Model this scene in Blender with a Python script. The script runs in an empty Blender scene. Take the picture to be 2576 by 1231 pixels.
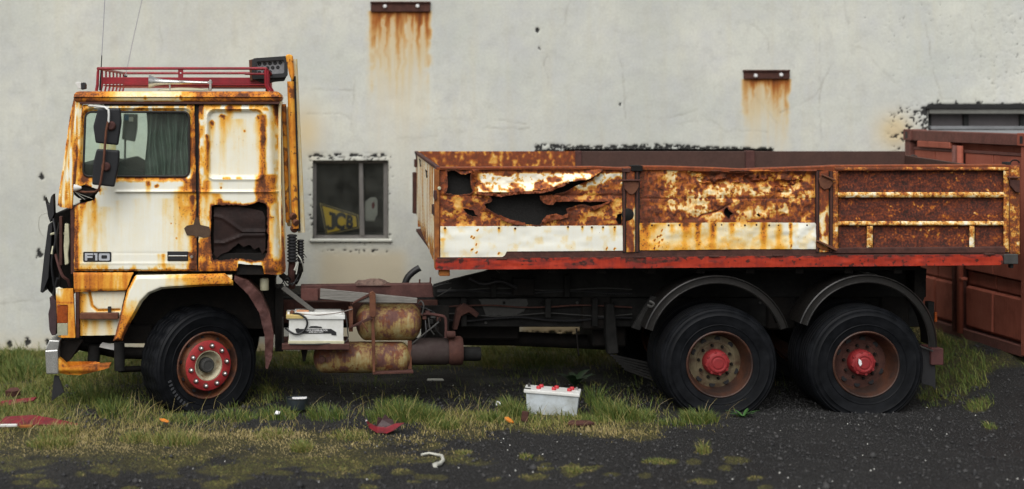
import bpy, bmesh, math, random
import numpy as np
from mathutils import Vector, Matrix
from mathutils.geometry import delaunay_2d_cdt

# ---------------------------------------------------------------- camera, sky, sun, exposure
SC = bpy.context.scene
COL = SC.collection
CAMX, CAMD, CAMZ = 2.803, 14.0, 2.94          # camera: metres; truck's near side is the plane y = 0
PPM, PX, PY = 264.0, 740.0, 264.0             # survey scale of the photograph at that plane, principal point
cam = bpy.data.cameras.new('camera'); camo = bpy.data.objects.new('camera', cam); COL.objects.link(camo)
camo.location = (CAMX, -CAMD, CAMZ); camo.rotation_euler = (math.radians(90), 0, 0)
cam.sensor_width = 36.0; cam.lens = 36.0*CAMD*PPM/2576.0
cam.shift_x = (1288-PX)/2576.0; cam.shift_y = -(615.5-PY)/2576.0
cam.clip_start = 0.1; cam.clip_end = 600
cam.dof.use_dof = True; cam.dof.focus_distance = CAMD+0.1; cam.dof.aperture_fstop = 0.56
SC.camera = camo
SUN_EL, SUN_AZ = math.radians(52), math.radians(204)    # high, from behind the camera
wd = bpy.data.worlds.new('World'); SC.world = wd; wd.use_nodes = True
nt = wd.node_tree; bg = nt.nodes['Background']
sky = nt.nodes.new('ShaderNodeTexSky'); sky.sky_type = 'NISHITA'; sky.sun_disc = False
sky.sun_elevation = SUN_EL; sky.sun_rotation = SUN_AZ; sky.air_density = 1.6; sky.dust_density = 4.0; sky.ozone_density = 1.0
hsv = nt.nodes.new('ShaderNodeHueSaturation'); hsv.inputs['Saturation'].default_value = 0.22   # overcast: cloud-white light
nt.links.new(sky.outputs[0], hsv.inputs['Color']); nt.links.new(hsv.outputs[0], bg.inputs[0]); bg.inputs[1].default_value = 0.072
sl = bpy.data.lights.new('sun', 'SUN'); sl.energy = 1.5; sl.angle = math.radians(70); sl.color = (1, .98, .95)
so = bpy.data.objects.new('sun', sl); COL.objects.link(so); so.location = (0, -6, 12)
SD = Vector((math.sin(SUN_AZ)*math.cos(SUN_EL), math.cos(SUN_AZ)*math.cos(SUN_EL), math.sin(SUN_EL)))
so.rotation_euler = (-SD).to_track_quat('-Z', 'Y').to_euler()
SC.view_settings.view_transform = 'Standard'; SC.view_settings.look = 'None'
SC.view_settings.exposure = 0.92; SC.view_settings.gamma = 1.0; SC.view_settings.use_curve_mapping = False
SC.cycles.use_denoising = True; SC.cycles.max_bounces = 6; SC.cycles.transparent_max_bounces = 8
SC.cycles.sample_clamp_indirect = 6.0

# ---------------------------------------------------------------- survey helpers
def sY(Y): return (CAMD+Y)/CAMD
def WX(x, Y=0.0): return CAMX+(x-PX)/PPM*sY(Y)
def WZ(y, Y=0.0): return CAMZ+(PY-y)/PPM*sY(Y)
def P(x, y, Y=0.0): return (WX(x, Y), Y, WZ(y, Y))
def G(x, y):                                   # a point on the level ground
    Y = CAMD*((CAMZ*PPM)/(y-PY)-1.0); return WX(x, Y), Y
def sm(a, b, v):
    t = np.clip((np.asarray(v, float)-a)/(b-a), 0, 1); return t*t*(3-2*t)

def _h(ix, iy, seed):
    n = (ix.astype(np.int64)*374761393+iy.astype(np.int64)*668265263+seed*974634777) & 0xffffffff
    n = ((n ^ (n >> 13))*1274126177) & 0xffffffff
    n = ((n ^ (n >> 15))*2246822519) & 0xffffffff
    return ((n ^ (n >> 16)) & 0xffffff)/float(0xffffff)
def vn(x, y, seed=0):
    x = np.asarray(x, float); y = np.asarray(y, float)
    ix = np.floor(x); iy = np.floor(y); fx = x-ix; fy = y-iy
    fx = fx*fx*(3-2*fx); fy = fy*fy*(3-2*fy)
    a = _h(ix, iy, seed); b = _h(ix+1, iy, seed); c = _h(ix, iy+1, seed); d = _h(ix+1, iy+1, seed)
    return (a*(1-fx)+b*fx)*(1-fy)+(c*(1-fx)+d*fx)*fy
def fbm(x, y, seed=0, octv=4):
    x = np.asarray(x, float); y = np.asarray(y, float)
    s = 0; a = .5; t = 0
    for o in range(octv):
        s = s+a*vn(x+o*17.3, y-o*9.1, seed+o); t += a; a *= .55; x = x*2.03; y = y*2.03
    return s/t

# ---------------------------------------------------------------- objects
RNG = random.Random(7)
def thing(name, label, cat, loc=(0, 0, 0), group=None):
    o = bpy.data.objects.new(name, None); COL.objects.link(o); o.location = loc; o.empty_display_size = .2
    o['label'] = label; o['category'] = cat
    if group: o['group'] = group
    return o
def tag(o, label, cat, group=None, kind=None):
    o['label'] = label; o['category'] = cat
    if group: o['group'] = group
    if kind: o['kind'] = kind
    return o
def world_of(o):
    m = Matrix.Translation(o.location)
    return world_of(o.parent) @ o.matrix_parent_inverse @ m if o.parent else m
def put(name, me, parent=None, loc=None, rot=None):
    o = bpy.data.objects.new(name, me); COL.objects.link(o)
    if parent:
        o.parent = parent; o.matrix_parent_inverse = world_of(parent).inverted()
    if loc is not None: o.location = loc
    if rot is not None: o.rotation_euler = rot
    return o
def group_part(name, parent, loc=(0, 0, 0)):
    o = put(name, None, parent); o.location = loc; o.empty_display_size = .1
    return o
def mesh(name, v, f, mat, smooth=False):
    me = bpy.data.meshes.new(name); me.from_pydata([tuple(p) for p in v], [], [tuple(q) for q in f])
    me.materials.append(mat)
    if smooth: me.shade_smooth()
    me.update(); return me
def esplit(o, ang=40):
    m = o.modifiers.new('split', 'EDGE_SPLIT'); m.split_angle = math.radians(ang); return o
def attr(me, name, vals):
    a = me.attributes.get(name) or me.attributes.new(name, 'FLOAT', 'POINT')
    a.data.foreach_set('value', np.asarray(vals, np.float32))
def bevelled(v, f, w, seg=1):
    bm = bmesh.new(); vs = [bm.verts.new(p) for p in v]
    for q in f: bm.faces.new([vs[i] for i in q])
    bmesh.ops.recalc_face_normals(bm, faces=bm.faces[:])
    if w > 0:
        bmesh.ops.bevel(bm, geom=bm.edges[:], offset=w, segments=seg, profile=.6, affect='EDGES', clamp_overlap=True)
    return bm
def bm_obj(name, bm, mat, parent, smooth=False):
    me = bpy.data.meshes.new(name); bm.to_mesh(me); bm.free(); me.materials.append(mat)
    if smooth: me.shade_smooth()
    o = put(name, me, parent)
    return o
def prism_w(name, pts, Y0, Y1, mat, parent, bev=.004, seg=1):      # pts: world (X,Z), extruded along Y
    n = len(pts); v = [(x, Y0, z) for x, z in pts]+[(x, Y1, z) for x, z in pts]
    f = [tuple(range(n)), tuple(range(2*n-1, n-1, -1))]+[(i, (i+1) % n, n+(i+1) % n, n+i) for i in range(n)]
    return bm_obj(name, bevelled(v, f, bev, seg), mat, parent)
def prism(name, pts, Y0, Y1, mat, parent, bev=.004, seg=1):        # pts: survey pixels at depth Y0
    return prism_w(name, [(WX(x, Y0), WZ(y, Y0)) for x, y in pts], Y0, Y1, mat, parent, bev, seg)
def slab(name, x0, y0, x1, y1, Y0, Y1, mat, parent, bev=.004, seg=1):
    return prism(name, [(x0, y0), (x1, y0), (x1, y1), (x0, y1)], Y0, Y1, mat, parent, bev, seg)
def box_w(name, lo, hi, mat, parent, bev=.004, seg=1):
    return prism_w(name, [(lo[0], lo[2]), (hi[0], lo[2]), (hi[0], hi[2]), (lo[0], hi[2])], lo[1], hi[1], mat, parent, bev, seg)
def tube_geo(pts, r, segs=8, cap=True):
    pts = [Vector(p) for p in pts]; n = len(pts)
    rs = r if isinstance(r, (list, tuple)) else [r]*n
    v = []; f = []; nrm = None
    for i in range(n):
        t = (pts[min(i+1, n-1)]-pts[max(i-1, 0)]).normalized()
        if nrm is None:
            nrm = t.orthogonal().normalized()
        nrm = (nrm-t*nrm.dot(t)).normalized(); b = t.cross(nrm)
        for k in range(segs):
            a = 2*math.pi*k/segs
            v.append(pts[i]+(nrm*math.cos(a)+b*math.sin(a))*rs[i])
    for i in range(n-1):
        for k in range(segs):
            k2 = (k+1) % segs
            f.append((i*segs+k, i*segs+k2, (i+1)*segs+k2, (i+1)*segs+k))
    if cap:
        f.append(tuple(range(segs-1, -1, -1))); f.append(tuple((n-1)*segs+k for k in range(segs)))
    return v, f
def spline(pts, n=8):
    pts = [Vector(p) for p in pts]
    if len(pts) < 3: return pts
    out = []
    for i in range(len(pts)-1):
        p0 = pts[max(i-1, 0)]; p1 = pts[i]; p2 = pts[i+1]; p3 = pts[min(i+2, len(pts)-1)]
        for k in range(n):
            t = k/n
            out.append(.5*((2*p1)+(p2-p0)*t+(2*p0-5*p1+4*p2-p3)*t*t+(3*p1-p0-3*p2+p3)*t**3))
    return out+[pts[-1]]
def tube(name, pts, r, mat, parent, segs=8, smooth=True, curve=False):
    if curve: pts = spline(pts)
    v, f = tube_geo(pts, r, segs); return esplit(put(name, mesh(name, v, f, mat, smooth), parent), 50)
def lathe_mesh(name, prof, mat, segs=48, axis='Y'):                # prof: (radius, along axis); closed ends if radius 0
    v = []; f = []; n = len(prof)
    for r, a in prof:
        for k in range(segs):
            t = 2*math.pi*k/segs; c, s = r*math.cos(t), r*math.sin(t)
            v.append((c, a, s) if axis == 'Y' else ((a, c, s) if axis == 'X' else (c, s, a)))
    for i in range(n-1):
        for k in range(segs):
            k2 = (k+1) % segs; q = (i*segs+k, (i+1)*segs+k, (i+1)*segs+k2, i*segs+k2)
            f.append(q if axis != 'Y' else q[::-1])
    me = mesh(name, v, f, mat, True)
    bm = bmesh.new(); bm.from_mesh(me); bmesh.ops.remove_doubles(bm, verts=bm.verts[:], dist=1e-5)
    bmesh.ops.recalc_face_normals(bm, faces=bm.faces[:]); bm.to_mesh(me); bm.free(); me.shade_smooth()
    return me
def lathe(name, prof, mat, parent, loc, segs=48, axis='Y', rot=None, split=35):
    return esplit(put(name, lathe_mesh(name, prof, mat, segs, axis), parent, loc, rot), split)

# ---- dense sheet metal with holes, relief and a rust map
def resample(ring, cell):
    out = []
    for i in range(len(ring)):
        a = np.array(ring[i], float); b = np.array(ring[(i+1) % len(ring)], float)
        n = max(1, int(np.hypot(*(b-a))/cell))
        for k in range(n): out.append(a+(b-a)*k/n)
    return np.array(out)
def rough(ring, amp, cell, seed=0, sc=6.0):
    r = resample(ring, cell)
    r[:, 0] += (fbm(r[:, 0]/sc, r[:, 1]/sc, seed, 3)-.5)*2*amp; r[:, 1] += (fbm(r[:, 0]/sc+50, r[:, 1]/sc, seed+9, 3)-.5)*2*amp
    return r
def inside(px, py, ring):
    c = np.zeros(len(px), bool); n = len(ring)
    for i in range(n):
        x0, y0 = ring[i]; x1, y1 = ring[(i+1) % n]
        if y0 == y1: continue
        m = (y0 > py) != (y1 > py)
        c ^= m & (px < (x1-x0)*(py-y0)/(y1-y0)+x0)
    return c
def rr(x0, y0, x1, y1, r, n=5):
    o = []
    for cx, cy, a in ((x0+r, y0+r, 180), (x1-r, y0+r, 270), (x1-r, y1-r, 0), (x0+r, y1-r, 90)):
        for k in range(n+1):
            t = math.radians(a+90*k/n); o.append((cx+r*math.cos(t), cy+r*math.sin(t)))
    return o
def sheet(name, outer, holes, mat, parent, Y=0.0, thick=.012, cell=3.2, depth=None, rust=None, rgh=(0, 0), seed=1, mapf=None):
    rings = [rough(outer, rgh[0], cell, seed) if rgh[0] else resample(outer, cell)]
    rings += [rough(h, rgh[1], cell*.7, seed+i) if rgh[1] else resample(h, cell) for i, h in enumerate(holes)]
    lo = rings[0].min(0); hi = rings[0].max(0)
    gx, gy = np.meshgrid(np.arange(lo[0]+cell/2, hi[0], cell), np.arange(lo[1]+cell/2, hi[1], cell))
    gx[1::2] += cell/2
    gx = gx.ravel(); gy = gy.ravel()
    m = inside(gx, gy, rings[0])
    for h in rings[1:]: m &= ~inside(gx, gy, h)
    gx = gx[m]; gy = gy[m]
    allr = np.concatenate(rings); keep = np.ones(len(gx), bool)
    for i in range(0, len(gx), 4000):
        d = (gx[i:i+4000, None]-allr[None, :, 0])**2+(gy[i:i+4000, None]-allr[None, :, 1])**2
        keep[i:i+4000] = d.min(1) > (cell*.55)**2
    gx = gx[keep]; gy = gy[keep]
    vs = []; es = []
    for r in rings:
        b = len(vs); n = len(r); vs += [Vector((p[0], -p[1])) for p in r]; es += [(b+i, b+(i+1) % n) for i in range(n)]
    vs += [Vector((a, -b)) for a, b in zip(gx, gy)]
    cv, ce, cf, *_ = delaunay_2d_cdt(vs, es, [], 4, 1e-6)
    xy = np.array([(p.x, -p.y) for p in cv]); x, y = xy[:, 0], xy[:, 1]
    fa = np.array(cf); cen = xy[fa].mean(1); ok = inside(cen[:, 0], cen[:, 1], rings[0])
    for h in rings[1:]: ok &= ~inside(cen[:, 0], cen[:, 1], h)
    cf = fa[ok].tolist()
    d = depth(x, y) if depth else np.zeros(len(x))
    if mapf: V = mapf(x, y, d)
    else: V = np.stack([CAMX+(x-PX)/PPM*sY(Y), Y+d, CAMZ+(PY-y)/PPM*sY(Y)], 1)
    me = mesh(name, V.tolist(), cf, mat, True)
    if rust is not None: attr(me, 'rust', np.clip(rust(x, y), 0, 1))
    o = put(name, me, parent)
    if thick:
        md = o.modifiers.new('thick', 'SOLIDIFY'); md.thickness = thick; md.offset = -1; md.use_rim = True
    return esplit(o, 38)
# ---- rust maps (survey pixels)
def drips(x, y, L, seed=3):
    r = np.zeros(len(x))
    for i, (x0, y0, w, ln, s) in enumerate(L):
        wob = (fbm(y/22.0, x*0+i*7.7, seed, 2)-.5)*w*1.1
        w = w*1.3; m = s*np.exp(-((x-x0-wob)/w)**2)*sm(y0-3, y0+2, y)*np.exp(-np.clip(y-y0, 0, None)/ln)
        r = 1-(1-r)*(1-np.clip(m, 0, 1))
    return r
def spots(x, y, L, seed=5):
    r = np.zeros(len(x)); nz = fbm(x/7.0, y/7.0, seed, 3)-.5
    for x0, y0, rx, ry, s in L:
        d = np.sqrt(((x-x0)/rx)**2+((y-y0)/ry)**2)+nz*1.1
        r = 1-(1-r)*(1-s*sm(1.25, .45, d))
    return r
def bands(x, y, L, seed=8):                     # soft rectangles (x0,y0,x1,y1,feather,strength), edges frayed
    r = np.zeros(len(x)); nz = (fbm(x/9.0, y/16.0, seed, 3)-.5)
    for x0, y0, x1, y1, fe, s in L:
        d = np.minimum.reduce([x-x0, x1-x, y-y0, y1-y])/fe+nz*1.6
        r = 1-(1-r)*(1-s*sm(-.6, .9, d))
    return r
def seg_dist(x, y, ring, closed=True):
    d = np.full(len(x), 1e9); n = len(ring)
    for i in range(n if closed else n-1):
        x0, y0 = ring[i]; x1, y1 = ring[(i+1) % n]; dx, dy = x1-x0, y1-y0; l2 = dx*dx+dy*dy+1e-9
        t = np.clip(((x-x0)*dx+(y-y0)*dy)/l2, 0, 1); d = np.minimum(d, np.hypot(x-x0-t*dx, y-y0-t*dy))
    return d
def mixr(*a):
    r = 0*a[0]
    for b in a: r = 1-(1-r)*(1-np.clip(b, 0, 1))
    return r
# ---------------------------------------------------------------- materials
MATS = {}
class NT:
    def __init__(s, name):
        s.m = bpy.data.materials.new(name); s.m.use_nodes = True; s.t = s.m.node_tree; s.b = s.t.nodes['Principled BSDF']
        s.tc = s.t.nodes.new('ShaderNodeTexCoord'); MATS[name] = s.m
    def n(s, ty, **kw):
        nd = s.t.nodes.new('ShaderNode'+ty)
        for k, v in kw.items():
            if hasattr(nd, k): setattr(nd, k, v)
            else: nd.inputs[k.replace('_', ' ')].default_value = v
        return nd
    def l(s, a, b): s.t.links.new(a, b)
    def noise(s, scale, detail=6, rough=.6, vec=None, dist=0):
        nd = s.n('TexNoise', Scale=scale, Detail=detail, Roughness=rough, Distortion=dist)
        s.l(vec or s.tc.outputs['Object'], nd.inputs['Vector']); return nd.outputs['Fac']
    def stretch(s, sx, sy, sz):
        mp = s.n('Mapping'); mp.inputs['Scale'].default_value = (sx, sy, sz); s.l(s.tc.outputs['Object'], mp.inputs['Vector']); return mp.outputs[0]
    def math(s, op, a, b=None, clamp=False):
        nd = s.n('Math', operation=op, use_clamp=clamp)
        for i, v in enumerate((a, b)):
            if v is None: continue
            if isinstance(v, (int, float)): nd.inputs[i].default_value = v
            else: s.l(v, nd.inputs[i])
        return nd.outputs[0]
    def ramp(s, fac, stops, interp='LINEAR'):
        nd = s.n('ValToRGB'); cr = nd.color_ramp; cr.interpolation = interp
        while len(cr.elements) < len(stops): cr.elements.new(.5)
        for e, (p, c) in zip(cr.elements, stops):
            e.position = p; e.color = (c, c, c, 1) if isinstance(c, (int, float)) else (*c, 1)
        s.l(fac, nd.inputs[0]); return nd.outputs[0]
    def mix(s, fac, a, b, mode='MIX'):
        nd = s.n('Mix', data_type='RGBA', blend_type=mode)
        for sock, v in ((nd.inputs[0], fac), (nd.inputs[6], a), (nd.inputs[7], b)):
            if isinstance(v, (int, float)): sock.default_value = v
            elif isinstance(v, tuple): sock.default_value = (*v, 1)
            else: s.l(v, sock)
        return nd.outputs[2]
    def attr(s, name): nd = s.n('Attribute'); nd.attribute_name = name; return nd.outputs['Fac']
    def bump(s, h, strength, dist=.01):
        nd = s.n('Bump', Strength=strength, Distance=dist); s.l(h, nd.inputs['Height']); s.l(nd.outputs[0], s.b.inputs['Normal'])
    def col(s, c):
        if isinstance(c, tuple): s.b.inputs['Base Color'].default_value = (*c, 1)
        else: s.l(c, s.b.inputs['Base Color'])
    def rough(s, v):
        if isinstance(v, (int, float)): s.b.inputs['Roughness'].default_value = v
        else: s.l(v, s.b.inputs['Roughness'])

CABR = [(0, (.73, .735, .67)), (.08, (.72, .69, .56)), (.19, (.72, .555, .26)), (.34, (.71, .355, .036)), (.52, (.56, .20, .012)), (.68, (.37, .105, .011)), (.83, (.15, .045, .012)), (1, (.028, .014, .01))]
BEDR = [(0, (.74, .71, .60)), (.13, (.73, .56, .28)), (.27, (.58, .29, .046)), (.42, (.37, .108, .011)), (.57, (.20, .043, .010)), (.78, (.085, .020, .011)), (1, (.025, .013, .01))]
REDR = [(0, (.42, .040, .014)), (.25, (.29, .024, .010)), (.42, (.17, .020, .014)), (.5, (.15, .022, .016)), (.68, (.09, .026, .016)), (1, (.03, .015, .012))]
TANKR = [(0, (.36, .33, .22)), (.25, (.27, .23, .11)), (.42, (.22, .14, .045)), (.50, (.15, .072, .030)), (.56, (.10, .042, .033)), (.8, (.065, .024, .020)), (1, (.025, .015, .012))]
def rusty(name, stops, bias=0.0, amp=.12, scale=26, streak=.10, r0=.42, bump=.35, spec=.4, fine=.10, chip=.765, chipc=(.17, .05, .016)):
    q = NT(name); a = q.attr('rust')
    n1 = q.noise(scale, 7, .62); n2 = q.noise(scale*4.5, 5, .65); n3 = q.noise(9, 4, .6, q.stretch(5, 5, .5))
    r = q.math('ADD', q.math('ADD', a, bias), q.math('MULTIPLY', q.math('SUBTRACT', n1, .5), amp*2))
    r = q.math('ADD', r, q.math('MULTIPLY', q.math('SUBTRACT', n3, .5), streak*2))
    r = q.math('ADD', r, q.math('MULTIPLY', q.math('SUBTRACT', n2, .5), q.math('MULTIPLY', q.math('ADD', a, .25), fine*4)), True)
    c = q.ramp(r, stops)
    dirt = q.noise(3.1, 5, .6)
    c = q.mix(q.math('MULTIPLY', dirt, .2), c, q.mix(1.0, c, (.62, .58, .50), 'MULTIPLY'))
    ck = q.ramp(q.math('ADD', q.noise(scale*2.6, 3, .5), q.math('MULTIPLY', r, .36)), [(chip, 0.0), (chip+.035, 1.0)])
    c = q.mix(q.math('MULTIPLY', ck, .85), c, q.mix(n2, chipc, tuple(v*.35 for v in chipc)))
    q.col(c); q.rough(q.ramp(r, [(0, r0), (.3, r0+.1), (.6, .8), (1, .92)])); q.b.inputs['Specular IOR Level'].default_value = spec
    h = q.math('ADD', q.math('MULTIPLY', n2, q.ramp(r, [(.3, .05), (.7, 1.0)])), q.math('MULTIPLY', r, -.6))
    q.bump(h, bump, .008); return q.m
def plain(name, c, rough=.6, var=.3, scale=14, bump=.2, c2=None, metal=0.0, spec=.4, bs=None, pos=(.35, .7)):
    q = NT(name); n = q.noise(scale, 7, .62); n2 = q.noise((bs or scale*5), 5, .6)
    b = c2 or tuple(v*(1-var) for v in c)
    q.col(q.mix(q.math('MULTIPLY', n2, .35), q.ramp(n, [(pos[0], c), (pos[1], b)]), tuple(v*.55 for v in b)))
    q.rough(q.ramp(n2, [(.3, max(.05, rough-.1)), (.7, min(1, rough+.1))])); q.b.inputs['Metallic'].default_value = metal
    q.b.inputs['Specular IOR Level'].default_value = spec
    if bump: q.bump(n2, bump, .006)
    return q.m
M_CAB = rusty('cab_paint', CABR, 0, .035, 22, .05, .44, .25)
M_CABO = rusty('cab_paint_weathered', CABR, .16, .10, 16, .12, .42, .3)
M_AMBER = rusty('amber_sill', CABR, 0, .07, 12, .14, .42, .2, chip=.86)
M_BED = rusty('bed_steel', BEDR, 0, .07, 24, .05, .55, .5, fine=.07)
M_RIB = rusty('bed_rib', BEDR, 0, .30, 16, .16, .6, .5, fine=.3, chip=.68)
M_BEDDARK = rusty('bed_dark_panel', BEDR, 0, .24, 11, .05, .75, .9, fine=.3, chip=1.2)
M_RED = rusty('red_sill_paint', REDR, .24, .40, 7, .16, .55, .4, spec=.25, chip=.72, chipc=(.05, .02, .016))
M_TANK = rusty('tank_paint', TANKR, .42, .75, 4.2, .30, .5, .4)
M_FRONT = rusty('front_board', BEDR, .0, .10, 12, .22, .6, .5)
M_STACK = rusty('stack_paint', CABR, .50, .5, 5, .24, .55, .3)
M_CHROME = plain('dull_chrome', (.62, .62, .60), .34, .25, 20, .1, metal=.9)
M_ALU = plain('aluminium', (.66, .66, .64), .3, .2, 30, .1, metal=.85)
M_BLACK = plain('black_plastic', (.016, .016, .018), .5, .3, 20, .15)
M_GREASE = plain('greasy_black', (.006, .006, .006), .75, .4, 9, .4, c2=(.014, .011, .009), spec=.15)
M_CHASSIS = plain('chassis_paint', (.018, .0175, .0165), .8, .4, 5, .5, c2=(.006, .006, .006), spec=.15)
M_CHASSIS2 = plain('chassis_scraped', (.060, .059, .056), .8, .3, 12, .4, spec=.25)
M_RUSTD = plain('dark_rust', (.085, .035, .026), .85, .4, 12, .5, c2=(.04, .018, .015), spec=.25)
M_RUSTB = plain('brown_rust', (.15, .062, .032), .85, .4, 10, .5, c2=(.07, .026, .018), spec=.25)
M_RUSTP = plain('purple_rust', (.090, .038, .032), .8, .4, 8, .5, c2=(.045, .019, .017), spec=.25)
M_RUSTO = plain('orange_rust', (.36, .13, .03), .8, .4, 14, .4, c2=(.14, .045, .015), spec=.25)
M_HUBRED = rusty('red_hub', [(0, (.25, .020, .022)), (.35, (.18, .016, .018)), (.52, (.09, .018, .017)), (.7, (.05, .02, .016)), (1, (.02, .012, .01))], .22, .34, 16, .05, .55, .6, spec=.3, chip=.74, chipc=(.07, .025, .02))
M_RINGRED = plain('nut_ring_red', (.36, .026, .028), .5, .4, 18, .25, c2=(.20, .022, .022), pos=(.45, .75))
M_RACK = plain('rack_red', (.30, .014, .026), .42, .35, 12, .15, c2=(.17, .016, .022))
M_RIMRUST = plain('rim_rust', (.135, .044, .016), .6, .4, 6, .5, c2=(.045, .020, .014), spec=.4, pos=(.42, .62))
M_RIMREAR = plain('rear_rim_rust', (.060, .021, .010), .55, .4, 5, .5, c2=(.022, .011, .008), spec=.4, pos=(.40, .62))
M_HUBCREAM = plain('hub_cream', (.44, .40, .28), .6, .4, 14, .3, c2=(.18, .12, .06), pos=(.45, .7))
M_RIMCREAM = plain('rim_cream', (.14, .115, .065), .65, .4, 9, .4, c2=(.07, .04, .022), spec=.4, pos=(.42, .62))
M_WOOD = None
def mk_rubber():
    q = NT('tyre_rubber'); n = q.noise(7, 6, .65); n2 = q.noise(60, 4, .6)
    q.col(q.ramp(n, [(.35, (.003, .0034, .0042)), (.6, (.0065, .0072, .0088)), (.8, (.012, .0128, .0145))])); q.rough(q.ramp(n, [(.3, .42), (.7, .62)]))
    q.b.inputs['Specular IOR Level'].default_value = .10; q.bump(n2, .25, .004); return q.m
M_TYRE = mk_rubber()
def mk_wood(name, a, b):
    q = NT(name); n = q.noise(5, 6, .65, q.stretch(1.2, 14, 22), .4)
    q.col(q.ramp(n, [(.3, a), (.65, b)])); q.rough(.85); q.bump(n, .5, .006); return q.m
M_WOOD = mk_wood('grey_wood', (.21, .20, .18), (.085, .08, .072))
def mk_glass(name, tint, fac, rough=.02):
    q = NT(name); tr = q.n('BsdfTransparent'); tr.inputs[0].default_value = (*tint, 1)
    gl = q.n('BsdfGlossy', Roughness=rough); fr = q.n('Fresnel', IOR=1.45)
    mx = q.n('MixShader'); f = q.math('MULTIPLY', fr.outputs[0], fac, True); q.l(f, mx.inputs[0]); q.l(tr.outputs[0], mx.inputs[1]); q.l(gl.outputs[0], mx.inputs[2])
    df = q.n('BsdfDiffuse'); df.inputs[0].default_value = (.32, .33, .30, 1); mx2 = q.n('MixShader')
    q.l(q.ramp(q.noise(5, 5, .6), [(.35, .02), (.75, .09)]), mx2.inputs[0]); q.l(mx.outputs[0], mx2.inputs[1]); q.l(df.outputs[0], mx2.inputs[2])
    q.l(mx2.outputs[0], q.t.nodes['Material Output'].inputs[0]); return q.m
M_GLASS = mk_glass('cab_glass', (.86, .95, .90), .8)
M_WGLASS = mk_glass('window_glass', (.88, .9, .88), .7, .05)
M_CURTAIN = plain('curtain_cloth', (.21, .235, .22), .9, .3, 10, .2)
M_INT = plain('cab_interior', (.03, .034, .034), .8, .3, 8, .2)
M_SEAL = plain('rubber_seal', (.018, .016, .015), .65, .3, 30, .2)
M_WHITEP = plain('white_plastic', (.66, .67, .66), .42, .12, 6, .06, c2=(.52, .52, .48))
M_WHITEB = plain('dirty_white_plastic', (.47, .52, .55), .55, .2, 6, .15, c2=(.26, .27, .25), pos=(.42, .72))
M_CREAM = plain('cream_plastic', (.50, .48, .33), .5, .25, 12, .1)
M_YEL = plain('yellowed_plastic', (.55, .42, .16), .5, .25, 12, .1)
M_ORANGE = plain('orange_lens', (.34, .072, .012), .25, .4, 20, .15, c2=(.16, .034, .01))
M_CLEAR = plain('clear_lens', (.36, .36, .26), .2, .25, 30, .1)
M_REDPL = plain('red_plastic', (.19, .008, .016), .45, .35, 14, .2, c2=(.07, .012, .014))
M_REDCAP = plain('red_cap', (.50, .03, .04), .4, .25, 20, .1)
M_SIGN = plain('sign_yellow', (.92, .60, .02), .4, .2, 12, .05)
M_INK = plain('black_ink', (.014, .014, .016), .5, .2, 20, .0)
M_PRINT = plain('white_print', (.72, .72, .72), .5, .1, 20, .0)
M_BADGE = plain('badge_silver', (.52, .54, .58), .35, .15, 30, .05, metal=.3)
M_CONT = rusty('container_paint', [(0, (.36, .115, .075)), (.35, (.28, .080, .050)), (.55, (.18, .048, .030)), (.75, (.09, .03, .02)), (1, (.04, .018, .014))], .34, .42, 3.2, .16, .65, .3, spec=.25, chip=.84, chipc=(.07, .025, .016))
M_CONTD = plain('container_dark', (.15, .055, .042), .75, .4, 9, .3)
M_CONTR = plain('container_roof', (.22, .23, .24), .6, .3, 6, .2)
M_FLATBROWN = plain('flat_brown', (.062, .028, .020), .7, .25, 6, .25)
M_RUBBERP = plain('mudguard_plastic', (.006, .006, .0055), .36, .3, 8, .1, c2=(.011, .009, .008), spec=.45)
M_FRAME = plain('window_frame_paint', (.17, .16, .15), .7, .3, 10, .2)
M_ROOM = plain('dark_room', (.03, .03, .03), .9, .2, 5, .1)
M_TAR = plain('tar_edge', (.012, .012, .012), .8, .3, 14, .5)
M_CONC = plain('concrete_lintel', (.17, .17, .155), .85, .3, 9, .4)
M_CLOTH = plain('rag_cloth', (.17, .11, .085), .9, .5, 14, .5, c2=(.05, .03, .025))
M_PALE = plain('pale_hose', (.50, .50, .44), .6, .2, 12, .1)
M_LEAF = plain('weed_leaf', (.045, .12, .028), .5, .4, 14, .2)
M_LEAFD = plain('dock_leaf', (.028, .062, .022), .5, .4, 14, .2)
# ---------------------------------------------------------------- the ground
WY = 3.6                                                            # the wall's face
def gh(X, Y):
    X = np.asarray(X, float); Y = np.asarray(Y, float)
    h = .42*sm(8.95, 10.1, X)*sm(-.7, 1.3, Y)+.13*sm(4.0, 7.5, X)*sm(1.6, 3.4, Y)*(1-sm(8.9, 9.6, X))
    h = h+(fbm(X*1.3, Y*1.3, 21, 4)-.5)*.07+(fbm(X*6, Y*6, 22, 3)-.5)*.022
    flat = np.exp(-((Y-.2)/.9)**2)
    return h*(1-.5*flat*(1-sm(8.9, 9.6, X)))
def scr(X, Y, Z=0.0):                                               # survey pixel of a ground point
    s = sY(Y); return PX+(X-CAMX)*PPM/s, PY+(CAMZ-Z)*PPM/s
PATCH = [(1165, 1140, 34, 9), (1323, 1150, 22, 9), (1657, 1161, 62, 10), (1441, 1180, 30, 17), (1337, 1200, 50, 11), (1770, 1136, 22, 14), (1850, 1160, 32, 9),
         (2468, 1033, 48, 13), (2490, 1072, 22, 9), (2368, 1002, 46, 7), (90, 1165, 60, 14), (420, 1195, 60, 9), (250, 1185, 40, 7), (640, 1170, 40, 8), (880, 1165, 45, 8),
         (1010, 1190, 30, 8), (1240, 1205, 24, 8), (1110, 1200, 24, 7), (700, 1135, 40, 9), (560, 1215, 40, 6), (2440, 985, 60, 12), (2530, 965, 50, 14), (1690, 1160, 22, 8)]
_r = random.Random(12)
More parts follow.
